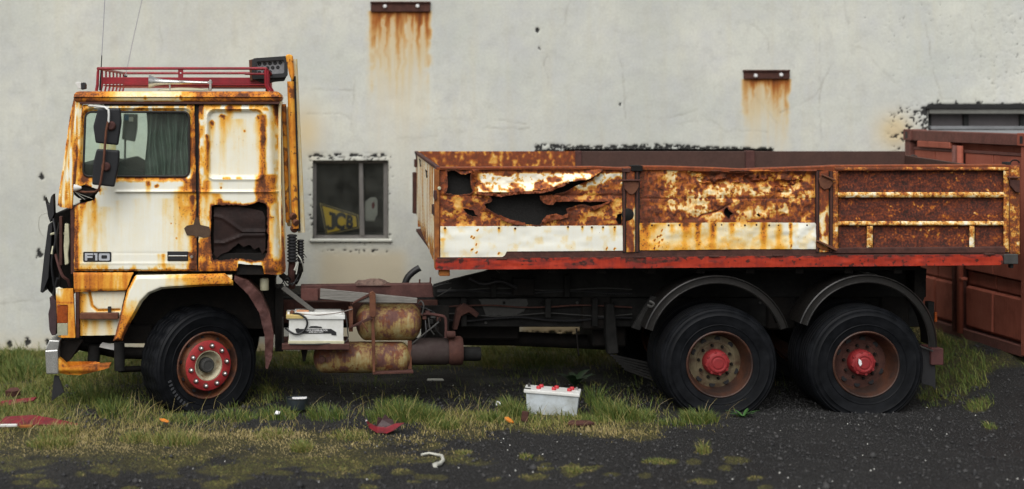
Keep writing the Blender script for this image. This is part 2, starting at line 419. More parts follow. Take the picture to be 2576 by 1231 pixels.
PATCH += [(_r.uniform(0, 1950), _r.uniform(1150, 1228), _r.uniform(14, 46), _r.uniform(4, 9)) for _ in range(46)]
def grassy(X, Y):
    x, y = scr(X, Y); nz = fbm(X*2.2, Y*2.2, 31, 4)-.5; n2 = fbm(X*.9, Y*.9, 35, 3)-.5
    edge = np.interp(x, [-200, 0, 500, 900, 1200, 1300, 1500, 1860, 1900, 2300, 2340, 2700], [1178, 1178, 1172, 1160, 1125, 1082, 1072, 1058, 965, 960, 990, 1000])
    d = sm(34, -26, y-edge+nz*150)
    d = d*(1-.95*sm(-.08, .22, Y+.25*nz)*(1-sm(2.1, 2.7, Y))*sm(640, 720, x)*(1-sm(2300, 2360, x)))     # bare soil under the truck
    d = d*(1-.8*sm(.1, .5, Y)*(1-sm(2.1, 2.7, Y))*sm(230, 400, x)*(1-sm(640, 700, x)))
    d = d*np.clip(.86+n2*2.8+nz*1.0*sm(1060, 1120, y), 0.04, 1)
    for cx, cy, rx, ry in PATCH:
        q = np.sqrt(((x-cx)/rx)**2+((y-cy)/ry)**2)+nz*1.5
        d = np.maximum(d, .8*sm(1.15, .45, q))
    return d
def axis(lo, a, b, hi, fine, coarse=1.6):
    m = np.arange(a, b+fine/2, fine); L = []; R = []; s = fine; p = a
    while p > lo: s = min(s*coarse, 40); p -= s; L.append(p)
    s = fine; p = b
    while p < hi: s = min(s*coarse, 40); p += s; R.append(p)
    return np.concatenate([L[::-1], m, R])
def build_ground():
    xs = axis(-150, -1.2, 12.2, 150, .03); ys = axis(-150, -3.3, 3.75, 150, .03)
    X, Y = np.meshgrid(xs, ys); Z = gh(X, Y)
    far = np.maximum.reduce([sm(12.4, 20, X), sm(-1.4, -8, X), sm(-3.6, -8, Y), sm(3.8, 6, Y)]); Z = Z*(1-far)-.02*far
    nx, ny = len(xs), len(ys); i = np.arange(nx*ny).reshape(ny, nx)
    F = np.stack([i[:-1, :-1], i[:-1, 1:], i[1:, 1:], i[1:, :-1]], -1).reshape(-1, 4)
    q = NT('gravel_ground'); g = q.attr('grassy')
    n = q.noise(5, 6, .65); n2 = q.noise(60, 6, .7); v = q.n('TexVoronoi', Scale=75.0); q.l(q.tc.outputs['Object'], v.inputs['Vector'])
    gc = q.ramp(n2, [(.36, (.004, .004, .004)), (.55, (.014, .0137, .0135)), (.72, (.045, .0435, .042))])
    gc = q.mix(q.ramp(n, [(.4, 0.0), (.7, .55)]), gc, (.012, .0118, .0115))
    soil = q.ramp(q.noise(38, 7, .75), [(.34, (.012, .011, .006)), (.48, (.045, .042, .015)), (.6, (.085, .076, .024)), (.74, (.16, .14, .045))])
    gc = q.mix(q.ramp(q.noise(.55, 5, .6), [(.42, 0.0), (.62, .4)]), gc, (.028, .0275, .0265)); q.col(q.mix(q.ramp(g, [(.10, 0.0), (.5, 1.0)]), gc, soil)); truck_shade = q.attr('truck_shade'); bc = q.b.inputs['Base Color'].links[0].from_socket; q.col(q.mix(q.math('MULTIPLY', truck_shade, .88), bc, (.0025, .0025, .0025))); q.rough(q.ramp(q.noise(.8, 4, .6), [(.4, .6), (.6, .92)])); q.b.inputs['Specular IOR Level'].default_value = .3
    q.bump(q.math('ADD', v.outputs['Distance'], n2), 1.0, .025)
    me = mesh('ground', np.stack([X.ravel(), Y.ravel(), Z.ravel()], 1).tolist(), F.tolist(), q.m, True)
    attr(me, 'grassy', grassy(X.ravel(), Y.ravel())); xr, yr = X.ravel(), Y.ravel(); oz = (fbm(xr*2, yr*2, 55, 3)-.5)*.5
    attr(me, 'truck_shade', sm(-.05, .35, yr+oz)*sm(2.7, 2.2, yr+oz)*sm(.9, 1.5, xr+oz)*sm(8.9, 8.5, xr+oz))  # deep shade under the truck, painted near-black into the ground colour
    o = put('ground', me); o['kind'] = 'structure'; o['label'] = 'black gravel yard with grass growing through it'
    return o
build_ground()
def bulk(name, V, F, mat, attrs=None, smooth=False):
    me = bpy.data.meshes.new(name); me.vertices.add(len(V)); me.vertices.foreach_set('co', V.astype(np.float32).ravel())
    k = F.shape[1]; me.loops.add(F.size); me.loops.foreach_set('vertex_index', F.astype(np.int32).ravel())
    me.polygons.add(len(F)); me.polygons.foreach_set('loop_start', np.arange(0, F.size, k, dtype=np.int32))
    me.update(calc_edges=True); me.materials.append(mat)
    for n, a in (attrs or {}).items(): attr(me, n, a)
    if smooth: me.shade_smooth()
    return put(name, me)
def blades(rs, X, Y, Z, H, lean, dirn, wid, tint):
    n = len(X); ca, sa = np.cos(dirn), np.sin(dirn); fa = rs.uniform(-.9, .9, n); px, py = np.cos(fa), np.sin(fa)
    V = np.zeros((n, 7, 3)); T = np.zeros((n, 7))
    for k, (t, w) in enumerate(((0, 1.0), (.4, .85), (.75, .55))):
        off = lean*t*t*H; z = Z+H*t*(1-.25*lean*t)
        for j, sg in enumerate((-1, 1)):
            V[:, 2*k+j, 0] = X+ca*off+px*wid*w*sg*.5; V[:, 2*k+j, 1] = Y+sa*off+py*wid*w*sg*.5; V[:, 2*k+j, 2] = z; T[:, 2*k+j] = tint
    V[:, 6, 0] = X+ca*lean*H; V[:, 6, 1] = Y+sa*lean*H; V[:, 6, 2] = Z+H*(1-.25*lean); T[:, 6] = tint
    b = np.arange(n)[:, None]*7
    F = np.concatenate([b+np.array([0, 1, 3]), b+np.array([0, 3, 2]), b+np.array([2, 3, 5]), b+np.array([2, 5, 4]), b+np.array([4, 5, 6])])
    return V.reshape(-1, 3), F, T.ravel()
TUFTS = [(1010, 1045, 62, 20, .25, 620), (960, 1058, 40, 14, .18, 260), (1085, 1052, 34, 14, .20, 260), (1290, 1040, 34, 12, .24, 420), (1310, 1052, 16, 8, .2, 200), (1545, 1050, 50, 14, .26, 460), (1500, 1020, 26, 12, .3, 120), (1490, 1062, 40, 8, .1, 200),
         (1610, 1056, 40, 8, .16, 260), (1760, 1060, 46, 9, .19, 420), (1690, 1066, 40, 6, .1, 200), (700, 1048, 50, 12, .17, 320), (820, 1050, 50, 14, .2, 300), (230, 1000, 60, 20, .24, 340), (290, 1040, 46, 16, .27, 260),
         (60, 940, 60, 20, .26, 460), (20, 905, 60, 16, .22, 300), (130, 1120, 60, 14, .13, 420), (440, 1115, 70, 13, .15, 420), (340, 1108, 40, 12, .12, 260), (760, 1128, 28, 9, .13, 260), (690, 1095, 50, 10, .1, 260), (150, 1095, 50, 12, .16, 300),
         (470, 1060, 60, 12, .12, 300), (590, 1052, 60, 10, .14, 340), (2400, 905, 60, 14, .2, 520), (2380, 870, 50, 12, .22, 520), (2500, 900, 60, 16, .16, 420), (2440, 930, 60, 10, .12, 300), (1240, 1060, 40, 10, .15, 260), (1120, 1075, 40, 10, .14, 240),
         (880, 1100, 60, 12, .09, 240), (1323, 1152, 16, 5, .12, 120), (1770, 1140, 16, 6, .17, 90), (1660, 1163, 44, 6, .1, 160), (1445, 1185, 22, 8, .1, 120), (1165, 1142, 24, 6, .08, 90), (2490, 1074, 16, 5, .09, 60), (300, 900, 70, 10, .16, 200)]
def build_grass():
    rs = np.random.RandomState(4); N = 400000
    X = rs.uniform(-1.0, 11.9, N); Y = rs.uniform(-3.1, 3.55, N)
    g = grassy(X, Y); cl = fbm(X*5, Y*5, 41, 3)
    keep = (rs.rand(N) < g*np.clip(.25+1.5*(cl-.25), .1, 1)) & ~((X > 9.95) & (Y > .75) & (Y < 3.3)); X, Y, cl = X[keep], Y[keep], cl[keep]
    x, y = scr(X, Y); n = len(X)
    tall = sm(1125, 1000, y); H = rs.uniform(.014, .055, n)*(.5+1.0*tall)*(1-.35*sm(1120, 1150, y))*(.4+1.2*cl)
    wisp = (rs.rand(n) < .06*tall); H[wisp] *= 2.4
    lean = rs.uniform(.15, .95, n); dirn = rs.normal(2.6, 1.3, n)
    wid = rs.uniform(.004, .0075, n); Z = gh(X, Y)-.004
    dry = np.clip(.36+.7*sm(1035, 1110, y)*(.55+.9*(fbm(X*1.6, Y*1.6, 45, 3)-.2))+.5*(fbm(X*3, Y*3, 46, 2)-.5), 0, 1)
    dry = np.where((x > 2300), np.clip(.25+.6*sm(880, 910, y)*(1-sm(915, 960, y)), 0, 1), dry)
    dry = np.where(y > 1150, .5+.4*(cl-.5), dry)
    tint = np.clip(dry+rs.normal(0, .17, n), 0, 1)
    V, F, T = blades(rs, X, Y, Z, H, lean, dirn, wid, tint); Vs, Fs, Ts = [V], [F], [T]; base = len(V)
    for cx, cy, rx, ry, h, cnt in TUFTS:
        gx, gy = G(cx, cy); rX = rx/PPM*sY(gy); rY = abs(G(cx, cy-ry)[1]-gy)
        m = int(cnt*.85); a = rs.uniform(0, 6.283, m); q = np.sqrt(rs.rand(m)); tx = gx+rX*q*np.cos(a); ty = gy+rY*q*np.sin(a)
        if cx > 2300: ty = ty
        hh = h*rs.uniform(.45, 1.15, m)*(1-.35*q)*(.45 if cy > 1130 and cx != 1770 else .85); ln = rs.uniform(.2, .9, m); dd = np.where(rs.rand(m) < .5, a, rs.normal(2.7, .9, m))
        tt = np.clip((.15 if cy < 1080 else .4)+rs.normal(0, .2, m)+.25*(rs.rand(m) < .2), 0, 1)
        V, F, T = blades(rs, tx, ty, gh(tx, ty)-.004, hh, ln, dd, rs.uniform(.0045, .008, m), tt)
        Vs.append(V); Fs.append(F+base); Ts.append(T); base += len(V)
    m = 3200; wx_ = rs.uniform(-.8, 7.6, m); wy_ = rs.uniform(-1.2, .25, m); wk = (rs.rand(m) < grassy(wx_, wy_)*np.clip(2.2*(fbm(wx_*2, wy_*2, 48, 3)-.3), 0, 1)); wx_, wy_ = wx_[wk], wy_[wk]; m = len(wx_)
    V, F, T = blades(rs, wx_, wy_, gh(wx_, wy_)-.004, rs.uniform(.10, .27, m), rs.uniform(.4, 1.3, m), rs.normal(.4, .9, m), rs.uniform(.003, .0045, m), np.clip(rs.normal(.72, .2, m), 0, 1)); Vs.append(V); Fs.append(F+base); Ts.append(T); base += len(V)
    q = NT('grass_blades'); t = q.attr('tint')
    q.col(q.ramp(t, [(0, (.040, .072, .012)), (.3, (.080, .105, .020)), (.55, (.145, .138, .034)), (.8, (.22, .17, .062)), (1, (.30, .24, .115))])); q.rough(.6)
    q.b.inputs['Specular IOR Level'].default_value = .25
    o = bulk('grass', np.concatenate(Vs), np.concatenate(Fs), q.m, {'tint': np.concatenate(Ts)})
    tag(o, 'rough green and straw coloured grass growing around the truck', 'grass', kind='stuff')
build_grass()
def build_gravel():
    rs = np.random.RandomState(9); N = 70000
    X = rs.uniform(-1.0, 11.9, N); Y = rs.uniform(-3.2, 1.6, N); g = grassy(X, Y)
    k = rs.rand(N) > g*1.3; X, Y = X[k], Y[k]; n = len(X); S = rs.uniform(.003, .009, n)*(1+1.6*(rs.rand(n) < .05)+2.6*(rs.rand(n) < .006)); x, y = scr(X, Y)
    white = (rs.rand(n) < np.where(y > 1130, .005, .003))*1.0; S = np.where(white > 0, np.where(y > 1165, rs.uniform(.006, .012, n), np.minimum(S, .0085)), S)
    tint = np.where(white > 0, rs.uniform(.8, 1, n), rs.uniform(0, .62, n)**1.2)
    base = np.array([(1, 0, 0), (-1, 0, 0), (0, 1, 0), (0, -1, 0), (0, 0, .8), (0, 0, -.8)], float)
    fc = np.array([(0, 2, 4), (2, 1, 4), (1, 3, 4), (3, 0, 4), (2, 0, 5), (1, 2, 5), (3, 1, 5), (0, 3, 5)])
    V = base[None]*(S[:, None, None])*rs.uniform(.6, 1.3, (n, 6, 3)); a = rs.uniform(0, 6.28, n); c, s = np.cos(a)[:, None], np.sin(a)[:, None]
    W = np.stack([V[..., 0]*c-V[..., 1]*s+X[:, None], V[..., 0]*s+V[..., 1]*c+Y[:, None], V[..., 2]+(gh(X, Y)+S*.35)[:, None]], -1)
    F = (np.arange(n)[:, None, None]*6+fc[None]).reshape(-1, 3)
    q = NT('gravel_stone'); t = q.attr('tint'); q.col(q.ramp(t, [(0, (.012, .012, .013)), (.6, (.042, .041, .04)), (.78, (.08, .077, .074)), (.8, (.45, .45, .42)), (1, (.6, .6, .56))])); q.rough(.8)
    o = bulk('gravel', W.reshape(-1, 3), F, q.m, {'tint': np.repeat(tint, 6)}); tag(o, 'loose black gravel with scattered pale pebbles', 'gravel', kind='stuff')
build_gravel()
# ---------------------------------------------------------------- the building
WS = sY(WY)
def wx(x): return WX(x, WY)
def wz(y): return WZ(y, WY)
W1 = (787, 404, 977, 602); W2 = (1420, 375, 1946, 640); W3 = (2335, 266, 2760, 400)
bld = thing('warehouse', 'long cream plastered building with rust-streaked anchor plates and dark windows', 'building', (5, WY, 0))
CRACKS = [[(-60, 236), (60, 234), (120, 237), (190, 233), (760, 240)], [(-60, 760), (40, 762), (125, 756), (300, 764)], [(2120, -20), (2135, 60), (2130, 110), (2185, 125), (2205, 165), (2260, 215), (2330, 280)],
          [(2060, 60), (2065, 160), (2062, 260), (2070, 390)], [(1600, 290), (1680, 300), (1760, 270), (1830, 285), (1900, 280)], [(1370, 110), (1372, 160), (1380, 215)], [(880, 320), (890, 230), (893, 200)], [(760, 222), (830, 226), (893, 230)],
          [(1000, 350), (1110, 340), (1230, 325), (1330, 322)], [(1090, 300), (1200, 302), (1320, 310)], [(1890, 60), (1925, 90), (1935, 130)], [(1440, -20), (1420, 50), (1395, 90)], [(1560, 150), (1575, 240), (1572, 300)], [(755, 480), (725, 620), (748, 700)],
          [(2330, 60), (2345, 160), (2370, 250)], [(1700, 310), (1790, 300), (1830, 330), (1935, 330)], [(2220, 300), (2270, 330)], [(1960, 285), (2040, 250), (2100, 160)], [(770, 290), (850, 285), (880, 300)], [(1900, 235), (1945, 300), (1960, 310)],
          [(977, 445), (1045, 448)], [(400, 60), (410, 140)], [(2440, 20), (2450, 80), (2475, 180)]]
def build_wall():
    def ax(lo, hi, step, marks):
        a = np.arange(lo, hi, step); a = a[np.min(np.abs(a[:, None]-np.array(marks)[None]), 1) > step*.5]; return np.sort(np.concatenate([a, marks]))
    xs = ax(-60, 2640, 3.3, [787, 977, 1420, 1946, 2335, 2590]); ys = ax(-60, 960, 3.3, [404, 602, 375, 640, 266, 400])
    x, y = np.meshgrid(xs, ys); xf, yf = x.ravel(), y.ravel()
    # cracks, chips, stains
    jx = xf+(fbm(xf/28, yf/28, 51, 3)-.5)*16; jy = yf+(fbm(xf/28+9, yf/28, 52, 3)-.5)*16
    cr = np.zeros(len(xf))
    for c in CRACKS:
        X0 = min(p[0] for p in c)-20; X1 = max(p[0] for p in c)+20; Y0 = min(p[1] for p in c)-20; Y1 = max(p[1] for p in c)+20
        m = (xf > X0) & (xf < X1) & (yf > Y0) & (yf < Y1); d = seg_dist(jx[m], jy[m], c, False); cr[m] = np.maximum(cr[m], np.exp(-(d/1.7)**2)*np.clip(1.5*fbm(xf[m]/40, yf[m]/40, 53, 2)-.4, 0, 1))
    chip = np.zeros(len(xf)); nz = fbm(xf/6.5, yf/5.0, 61, 4); n2 = fbm(xf/45, yf/45, 62, 3)
    right = sm(1880, 2320, xf)*(.35+.65*sm(420, 60, yf)); chip = np.maximum(chip, right*.5*sm(.71, .80, nz+.20*(n2-.5)))
    chip = np.maximum(chip, .40*sm(2350, 2520, xf)*sm(.62, .74, fbm(xf/5, yf/3.6, 63, 4)+.12*(n2-.5)))
    chip = np.maximum(chip, sm(2200, 2280, xf)*sm(240, 300, yf)*sm(.60, .68, nz))
    def around(r, wid, thr):
        x0, y0, x1, y1 = r; d = np.maximum.reduce([x0-xf, xf-x1, y0-yf, yf-y1]); return sm(wid, 0, d)*(d > -1)*sm(thr, thr+.08, nz)
    chip = np.maximum(chip, around((787, 404, 977, 604), 22, .63))
    chip = np.maximum(chip, sm(782, 792, xf)*sm(990, 970, xf)*sm(10, 0, np.abs(yf-633))*sm(.60, .68, nz))
    chip = np.maximum(chip, sm(760, 800, xf)*sm(985, 960, xf)*sm(9, 0, np.abs(yf-391))*sm(.46, .56, fbm(xf/9, yf/3.5, 64, 3)))
    top = sm(1340, 1352, xf)*sm(1952, 1938, xf); lim = np.interp(xf, [1345, 1500, 1660, 1800, 1945], [22, 15, 22, 12, 9])
    chip = np.maximum(chip, top*sm(lim, lim*.5, 378-yf)*(yf < 386)*sm(.47, .52, fbm(xf/6, yf/3.2, 65, 3)+.10*sm(lim, 0, 378-yf)))
    chip = np.maximum(chip, sm(2330, 2338, xf)*sm(9, 3, 268-yf)*(yf < 268)); chip = np.maximum(chip, sm(2338, 2350, xf)*sm(22, 10, 268-yf)*(yf < 268)*sm(.6, .7, nz))
    chip = np.maximum(chip, sm(2310, 2324, xf)*(xf < 2336)*sm(262, 275, yf)*sm(335, 320, yf)*sm(.42, .55, nz))
    for (cx, cy, r) in ((1352, 75, 5), (1357, 120, 3), (105, 445, 6), (112, 500, 4), (100, 640, 9), (1560, 262, 3), (70, 860, 8), (120, 862, 7), (25, 868, 6)):
        d = np.hypot(xf-cx, (yf-cy)*.7)/r+(nz-.5)*1.6; chip = np.maximum(chip, sm(1.2, .6, d))
    chip = np.maximum(chip, sm(1280, 1330, xf)*sm(1500, 1470, xf)*sm(8, 2, np.abs(yf-838-6*(n2-.5)))*sm(.45, .6, nz))
    st = np.zeros(len(xf)); sn = fbm(xf/7, yf/110, 71, 3)
    for (a, b, t0, ln, s, seedd) in ((933, 1083, 30, 95, .50, 1), (1872, 1987, 199, 62, .60, 2)):
        xj = xf+(fbm(xf/40, yf/22, 78, 3)-.5)*26*sm(0, 60, yf-t0); inb = sm(a-14-.08*(yf-t0), a+12+.05*(yf-t0), xj)*sm(b+8+.04*(yf-t0), b-8-.06*(yf-t0), xj)*(yf > t0-1); dy = np.clip(yf-t0, 0, None)
        jit = (fbm(xf/14, yf/26, 79, 3)-.5)*16; col = fbm((xf+jit)/9, xf*0+seedd*3.3, 72+seedd, 3); edge = np.exp(-((xf-b+6)/7)**2)+.7*np.exp(-((xf-a-6)/8)**2)
        L = ln*(.10+2.2*np.clip(col-.36, 0, 1)+1.0*edge*(.4+1.2*fbm(xf/20, yf/20, 80, 3)))
        st = np.maximum(st, inb*(s*np.exp(-(dy/L)**1.4)*(.55+.9*(sn-.2))+.24*np.exp(-dy/(ln*2.4))*(.5+1.0*sn)))
        st = np.maximum(st, inb*.55*edge*np.exp(-dy/(ln*1.1)))
    st = np.maximum(st, .16*np.exp(-((xf-770)/55)**2)*np.exp(-((yf-330)/90)**2)); st = np.maximum(st, .18*np.exp(-((xf-2250)/60)**2)*np.exp(-((yf-330)/60)**2))
    st = np.maximum(st, .14*sm(800, 885, yf)*fbm(xf/50, yf/30, 81, 3)*1.6)
    st = np.maximum(st, .13*sm(760, 830, xf)*sm(1060, 1000, xf)*sm(600, 650, yf)); st = np.maximum(st, .2*sm(1250, 1350, xf)*sm(780, 830, yf)*sm(1600, 1500, xf))
    V = np.stack([CAMX+(xf-PX)/PPM*WS, WY+.012*chip+.004*cr+(fbm(xf/60, yf/60, 75, 3)-.5)*.008, CAMZ+(PY-yf)/PPM*WS], 1)
    nx, ny = len(xs), len(ys); i = np.arange(nx*ny).reshape(ny, nx)
    cx = (xs[:-1]+xs[1:])/2; cy = (ys[:-1]+ys[1:])/2; CX, CY = np.meshgrid(cx, cy); hole = np.zeros(CX.shape, bool)
    for a, b, c, d in (W1, W2, W3): hole |= (CX > a) & (CX < c) & (CY > b) & (CY < d)
    F = np.stack([i[1:, :-1], i[1:, 1:], i[:-1, 1:], i[:-1, :-1]], -1)[~hole]
    q = NT('wall_plaster'); s = q.attr('rust'); ch = q.attr('chip'); ck = q.attr('crack')
    n = q.noise(.9, 5, .55); n2 = q.noise(3.2, 6, .6); n3 = q.noise(40, 4, .6); vs = q.noise(2.2, 4, .6, q.stretch(3, 1, .3))
    c = q.ramp(n, [(.3, (.47, .49, .45)), (.7, (.61, .61, .54))])
    c = q.mix(q.ramp(n2, [(.42, 0.0), (.72, .6)]), c, (.46, .47, .475)); c = q.mix(q.ramp(vs, [(.5, 0.0), (.75, .4)]), c, (.50, .475, .37))
    c = q.mix(q.ramp(q.noise(.5, 6, .65, None, .6), [(.44, 0.0), (.68, .42)]), c, (.40, .41, .385)); c = q.mix(q.ramp(q.noise(7, 5, .7), [(.5, 0.0), (.7, .45)]), c, (.41, .41, .375)); c = q.mix(1.0, c, q.ramp(n3, [(.3, .88), (.7, 1.0)]), 'MULTIPLY')
    stc = q.ramp(s, [(0, (.54, .53, .46)), (.16, (.52, .44, .29)), (.34, (.46, .27, .10)), (.55, (.30, .10, .022)), (.8, (.12, .035, .014)), (1, (.08, .024, .014))])
    c = q.mix(q.ramp(s, [(.02, 0.0), (.16, 1.0)]), c, stc)
    c = q.mix(q.math('MULTIPLY', ck, .55, True), c, (.22, .20, .165)); c = q.mix(q.ramp(q.math('ADD', ch, q.math('MULTIPLY', q.math('SUBTRACT', n3, .5), .5)), [(.25, 0.0), (.55, .96)]), c, (.014, .014, .015))
    q.col(c); q.rough(.9); q.b.inputs['Specular IOR Level'].default_value = .2; q.bump(n3, .18, .006)
    o = bulk('wall', V, F.reshape(-1, 4), q.m, {'rust': st, 'chip': chip, 'crack': cr}, True); o.parent = bld; o.matrix_parent_inverse = world_of(bld).inverted()
    # plain body of the building round and behind the surveyed face
    x0, x1, z0, z1 = V[:, 0].min(), V[:, 0].max(), V[:, 2].min(), V[:, 2].max()
    for k, (lo, hi) in enumerate((((-9, WY, -.3), (x0, WY+.4, 5.4)), ((x1, WY, -.3), (22, WY+.4, 5.4)), ((x0, WY, z1), (x1, WY+.4, 5.4)))):
        box_w('wall_return', lo, hi, q.m, bld, 0)
    box_w('roof', (-9.3, WY-.12, 5.4), (22.3, WY+7, 5.55), M_CONC, bld, .01)
build_wall()
def room(r, deep):
    x0, y0, x1, y1 = r; a, b, c, d = wx(x0), wz(y0), wx(x1), wz(y1); Y0, Y1 = WY-.004, WY+deep; e = .004
    v = [(a-e, Y0, d-e), (c+e, Y0, d-e), (c+e, Y0, b+e), (a-e, Y0, b+e), (a-e, WY+.17, d-e), (c+e, WY+.17, d-e), (c+e, WY+.17, b+e), (a-e, WY+.17, b+e)]
    f = [(0, 1, 5, 4), (1, 2, 6, 5), (2, 3, 7, 6), (3, 0, 4, 7)]
    put('window_reveal', mesh('window_reveal', v, f, MATS['wall_plaster']), bld)
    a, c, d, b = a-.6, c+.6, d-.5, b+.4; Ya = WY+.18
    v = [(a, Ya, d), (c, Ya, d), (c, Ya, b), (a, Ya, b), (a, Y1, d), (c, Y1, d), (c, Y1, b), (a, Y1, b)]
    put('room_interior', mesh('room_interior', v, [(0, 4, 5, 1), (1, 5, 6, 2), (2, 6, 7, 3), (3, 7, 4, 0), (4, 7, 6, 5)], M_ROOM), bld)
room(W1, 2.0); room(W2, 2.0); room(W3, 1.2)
# window with the leaning sign
win = group_part('window', bld, (wx(880), WY, wz(602)))
for nm, (a, b, c, d) in (('frame_rail', (788, 405, 976, 411)), ('frame_rail', (788, 593, 976, 601)), ('frame_stile', (788, 411, 796, 593)), ('frame_stile', (965, 411, 976, 593))):
    slab(nm, a, b, c, d, WY+.07, WY+.13, M_FRAME, win, .003)
prism('mullion', [(903, 411), (913, 411), (917, 593), (905, 593)], WY+.06, WY+.13, M_FRAME, win, .003)
slab('pane', 796, 411, 904, 593, WY+.10, WY+.104, M_WGLASS, win, 0); slab('pane', 915, 411, 965, 593, WY+.10, WY+.104, M_WGLASS, win, 0)
slab('sill', 780, 602.5, 986, 609, WY-.03, WY+.09, MATS['wall_plaster'], bld, .006)
w2 = group_part('window', bld, (wx(1650), WY, wz(640)))
slab('frame_rail', 1421, 376, 1945, 386, WY+.07, WY+.13, M_TAR, w2, .003); slab('frame_stile', 1640, 390, 1652, 640, WY+.07, WY+.13, M_FRAME, w2, .003)
slab('pane', 1424, 386, 1640, 640, WY+.10, WY+.104, M_WGLASS, w2, 0); slab('pane', 1652, 386, 1944, 640, WY+.10, WY+.104, M_WGLASS, w2, 0)
w3 = group_part('window', bld, (wx(2460), WY, wz(400)))
slab('lintel', 2338, 274, 2758, 287, WY-.01, WY+.16, M_CONC, w3, .006)
for a, b in ((2338, 2343), (2425, 2437), (2567, 2577)): slab('frame_stile', a, 287, b, 400, WY+.08, WY+.14, M_TAR, w3, .002)
M_DIMP = plain('dim_panel', (.085, .075, .078), .5, .2, 6, .1)
slab('pane', 2343, 287, 2425, 400, WY+.12, WY+.125, M_DIMP, w3, 0); slab('pane', 2437, 287, 2567, 400, WY+.12, WY+.125, M_DIMP, w3, 0); slab('pane', 2577, 287, 2755, 400, WY+.12, WY+.125, M_DIMP, w3, 0)
prism('tar_edge', [(2331, 275), (2333, 268), (2345, 261), (2352, 264), (2366, 260), (2380, 265), (2400, 262), (2420, 266), (2440, 261), (2470, 265), (2500, 266), (2530, 263), (2560, 260), (2600, 262), (2760, 262), (2760, 274), (2338, 274)], WY-.03, WY+.05, M_TAR, w3, .002)
slab('inner_sill', 2343, 318, 2600, 326, WY-.02, WY+.11, M_CONTR, w3, .003)
for (a, b, c, d), bolts in (((933, 7, 1083, 30), ((968, 17), (1050, 16))), ((1872, 179, 1987, 199), ((1899, 191), (1963, 189)))):
    pl = group_part('anchor_plate', bld, (wx((a+c)/2), WY, wz(d)))
    slab('plate', a, b, c, d, WY-.03, WY+.02, M_RUSTD, pl, .004)
    slab('plate_lip', a-1, b-3, c+1, b+1, WY-.05, WY+.02, M_RUSTD, pl, .003)
    for x, y in bolts: lathe('bolt', [(0, -.02), (.016, -.018), (.022, -.008), (.024, .0)], M_PRINT, pl, (wx(x), WY-.032, wz(y)), 14)
# things standing inside the window
def text_mesh(body, mat, h, ext=.004, bold=0.0, name='lettering', space=1.0):
    cu = bpy.data.curves.new(name, 'FONT'); cu.body = body; cu.size = h*1.37; cu.extrude = ext; cu.offset = bold; cu.align_x = 'CENTER'; cu.align_y = 'CENTER'; cu.resolution_u = 3; cu.space_character = space
    o = bpy.data.objects.new(name, cu); COL.objects.link(o); dg = bpy.context.evaluated_depsgraph_get()
    me = bpy.data.meshes.new_from_object(o.evaluated_get(dg)); bpy.data.objects.remove(o); bpy.data.curves.remove(cu)
    me.name = name; me.materials.clear(); me.materials.append(mat); return me
SG = WY+.128
sg = thing('shop_sign', 'yellow plaque with three black letters leaning inside the window', 'sign', (wx(850), SG, wz(590)))
prism('back_plate', [(804, 511), (901, 541), (905, 574), (820, 592)], SG+.012, SG+.03, M_YEL, sg, .002)
prism('black_border', [(807, 513), (899, 542), (902, 572), (821, 590)], SG+.006, SG+.011, M_INK, sg, 0)
prism('yellow_face', [(811, 518), (895, 545), (898, 570), (824, 586)], SG, SG+.005, M_SIGN, sg, 0)
sk = math.radians(-10)
for ch, x, y, h in (('C', 856, 560, 40), ('B', 880, 562, 31)):
    me = text_mesh(ch, M_INK, h/PPM*WS, .003, .012)
    for v in me.vertices:
        vx, vy, vz = v.co; v.co = (vx*.72+vy*.10, -vz, vy-vx*.16)
    put('letter', me, sg, (wx(x), SG-.004, wz(y)))
prism('letter', [(828, 532), (844, 537), (845, 570), (838, 578), (825, 580), (820, 569), (827, 566), (829, 571), (834, 570), (834, 543), (828, 541)], SG-.006, SG-.001, M_INK, sg, 0)
jug = thing('plastic_jug', 'white plastic jug with a red mark standing inside the window', 'jug', (wx(936), SG, wz(556)))
prism('body', [(918, 508), (926, 503), (932, 498), (945, 497), (950, 504), (950, 540), (945, 548), (943, 557), (920, 557), (918, 545)], SG, SG+.1, plain('grey_white_plastic', (.42, .42, .40), .6, .2, 8, .1), jug, .012, 2)
prism('label_mark', [(936, 511), (941, 508), (943, 515), (941, 524), (937, 526), (935, 518)], SG-.003, SG+.01, M_REDPL, jug, 0)
box_w('window_board', (wx(788), WY+.15, wz(604)), (wx(976), WY+.5, wz(595)), M_FRAME, bld, .004)
# ---------------------------------------------------------------- shipping container
cont = thing('shipping_container', 'rust red shipping container with double doors beside the truck tail', 'container', (10.1, 2.0, .42))
CA = Vector((10.0, 3.25, .42)); CU = Vector((.058, -.9983, 0)); CN = Vector((-.9983, -.058, 0)); CH = 2.235; CWID = 2.60
def cbox(name, t0, t1, z0, z1, n0, n1, mat, bev=.006):
    v = []
    for n in (n0, n1):
        for t, z in ((t0, z0), (t1, z0), (t1, z1), (t0, z1)): v.append(CA+CU*t+CN*n+Vector((0, 0, z)))
    f = [(0, 1, 2, 3), (7, 6, 5, 4), (0, 4, 5, 1), (1, 5, 6, 2), (2, 6, 7, 3), (3, 7, 4, 0)]
    return bm_obj(name, bevelled([tuple(p) for p in v], f, bev), mat, cont)
cbox('box_body', .02, CWID-.02, .03, CH-.06, -6.0, -.10, M_CONT); cbox('roof_sheet', .05, CWID-.05, CH-.06, CH-.012, -5.95, -.12, M_CONTR)
cbox('corner_post', 0, .13, 0, CH-.13, -.14, .03, M_CONTD); cbox('corner_post', CWID-.13, CWID, 0, CH-.13, -.14, .03, M_CONT)
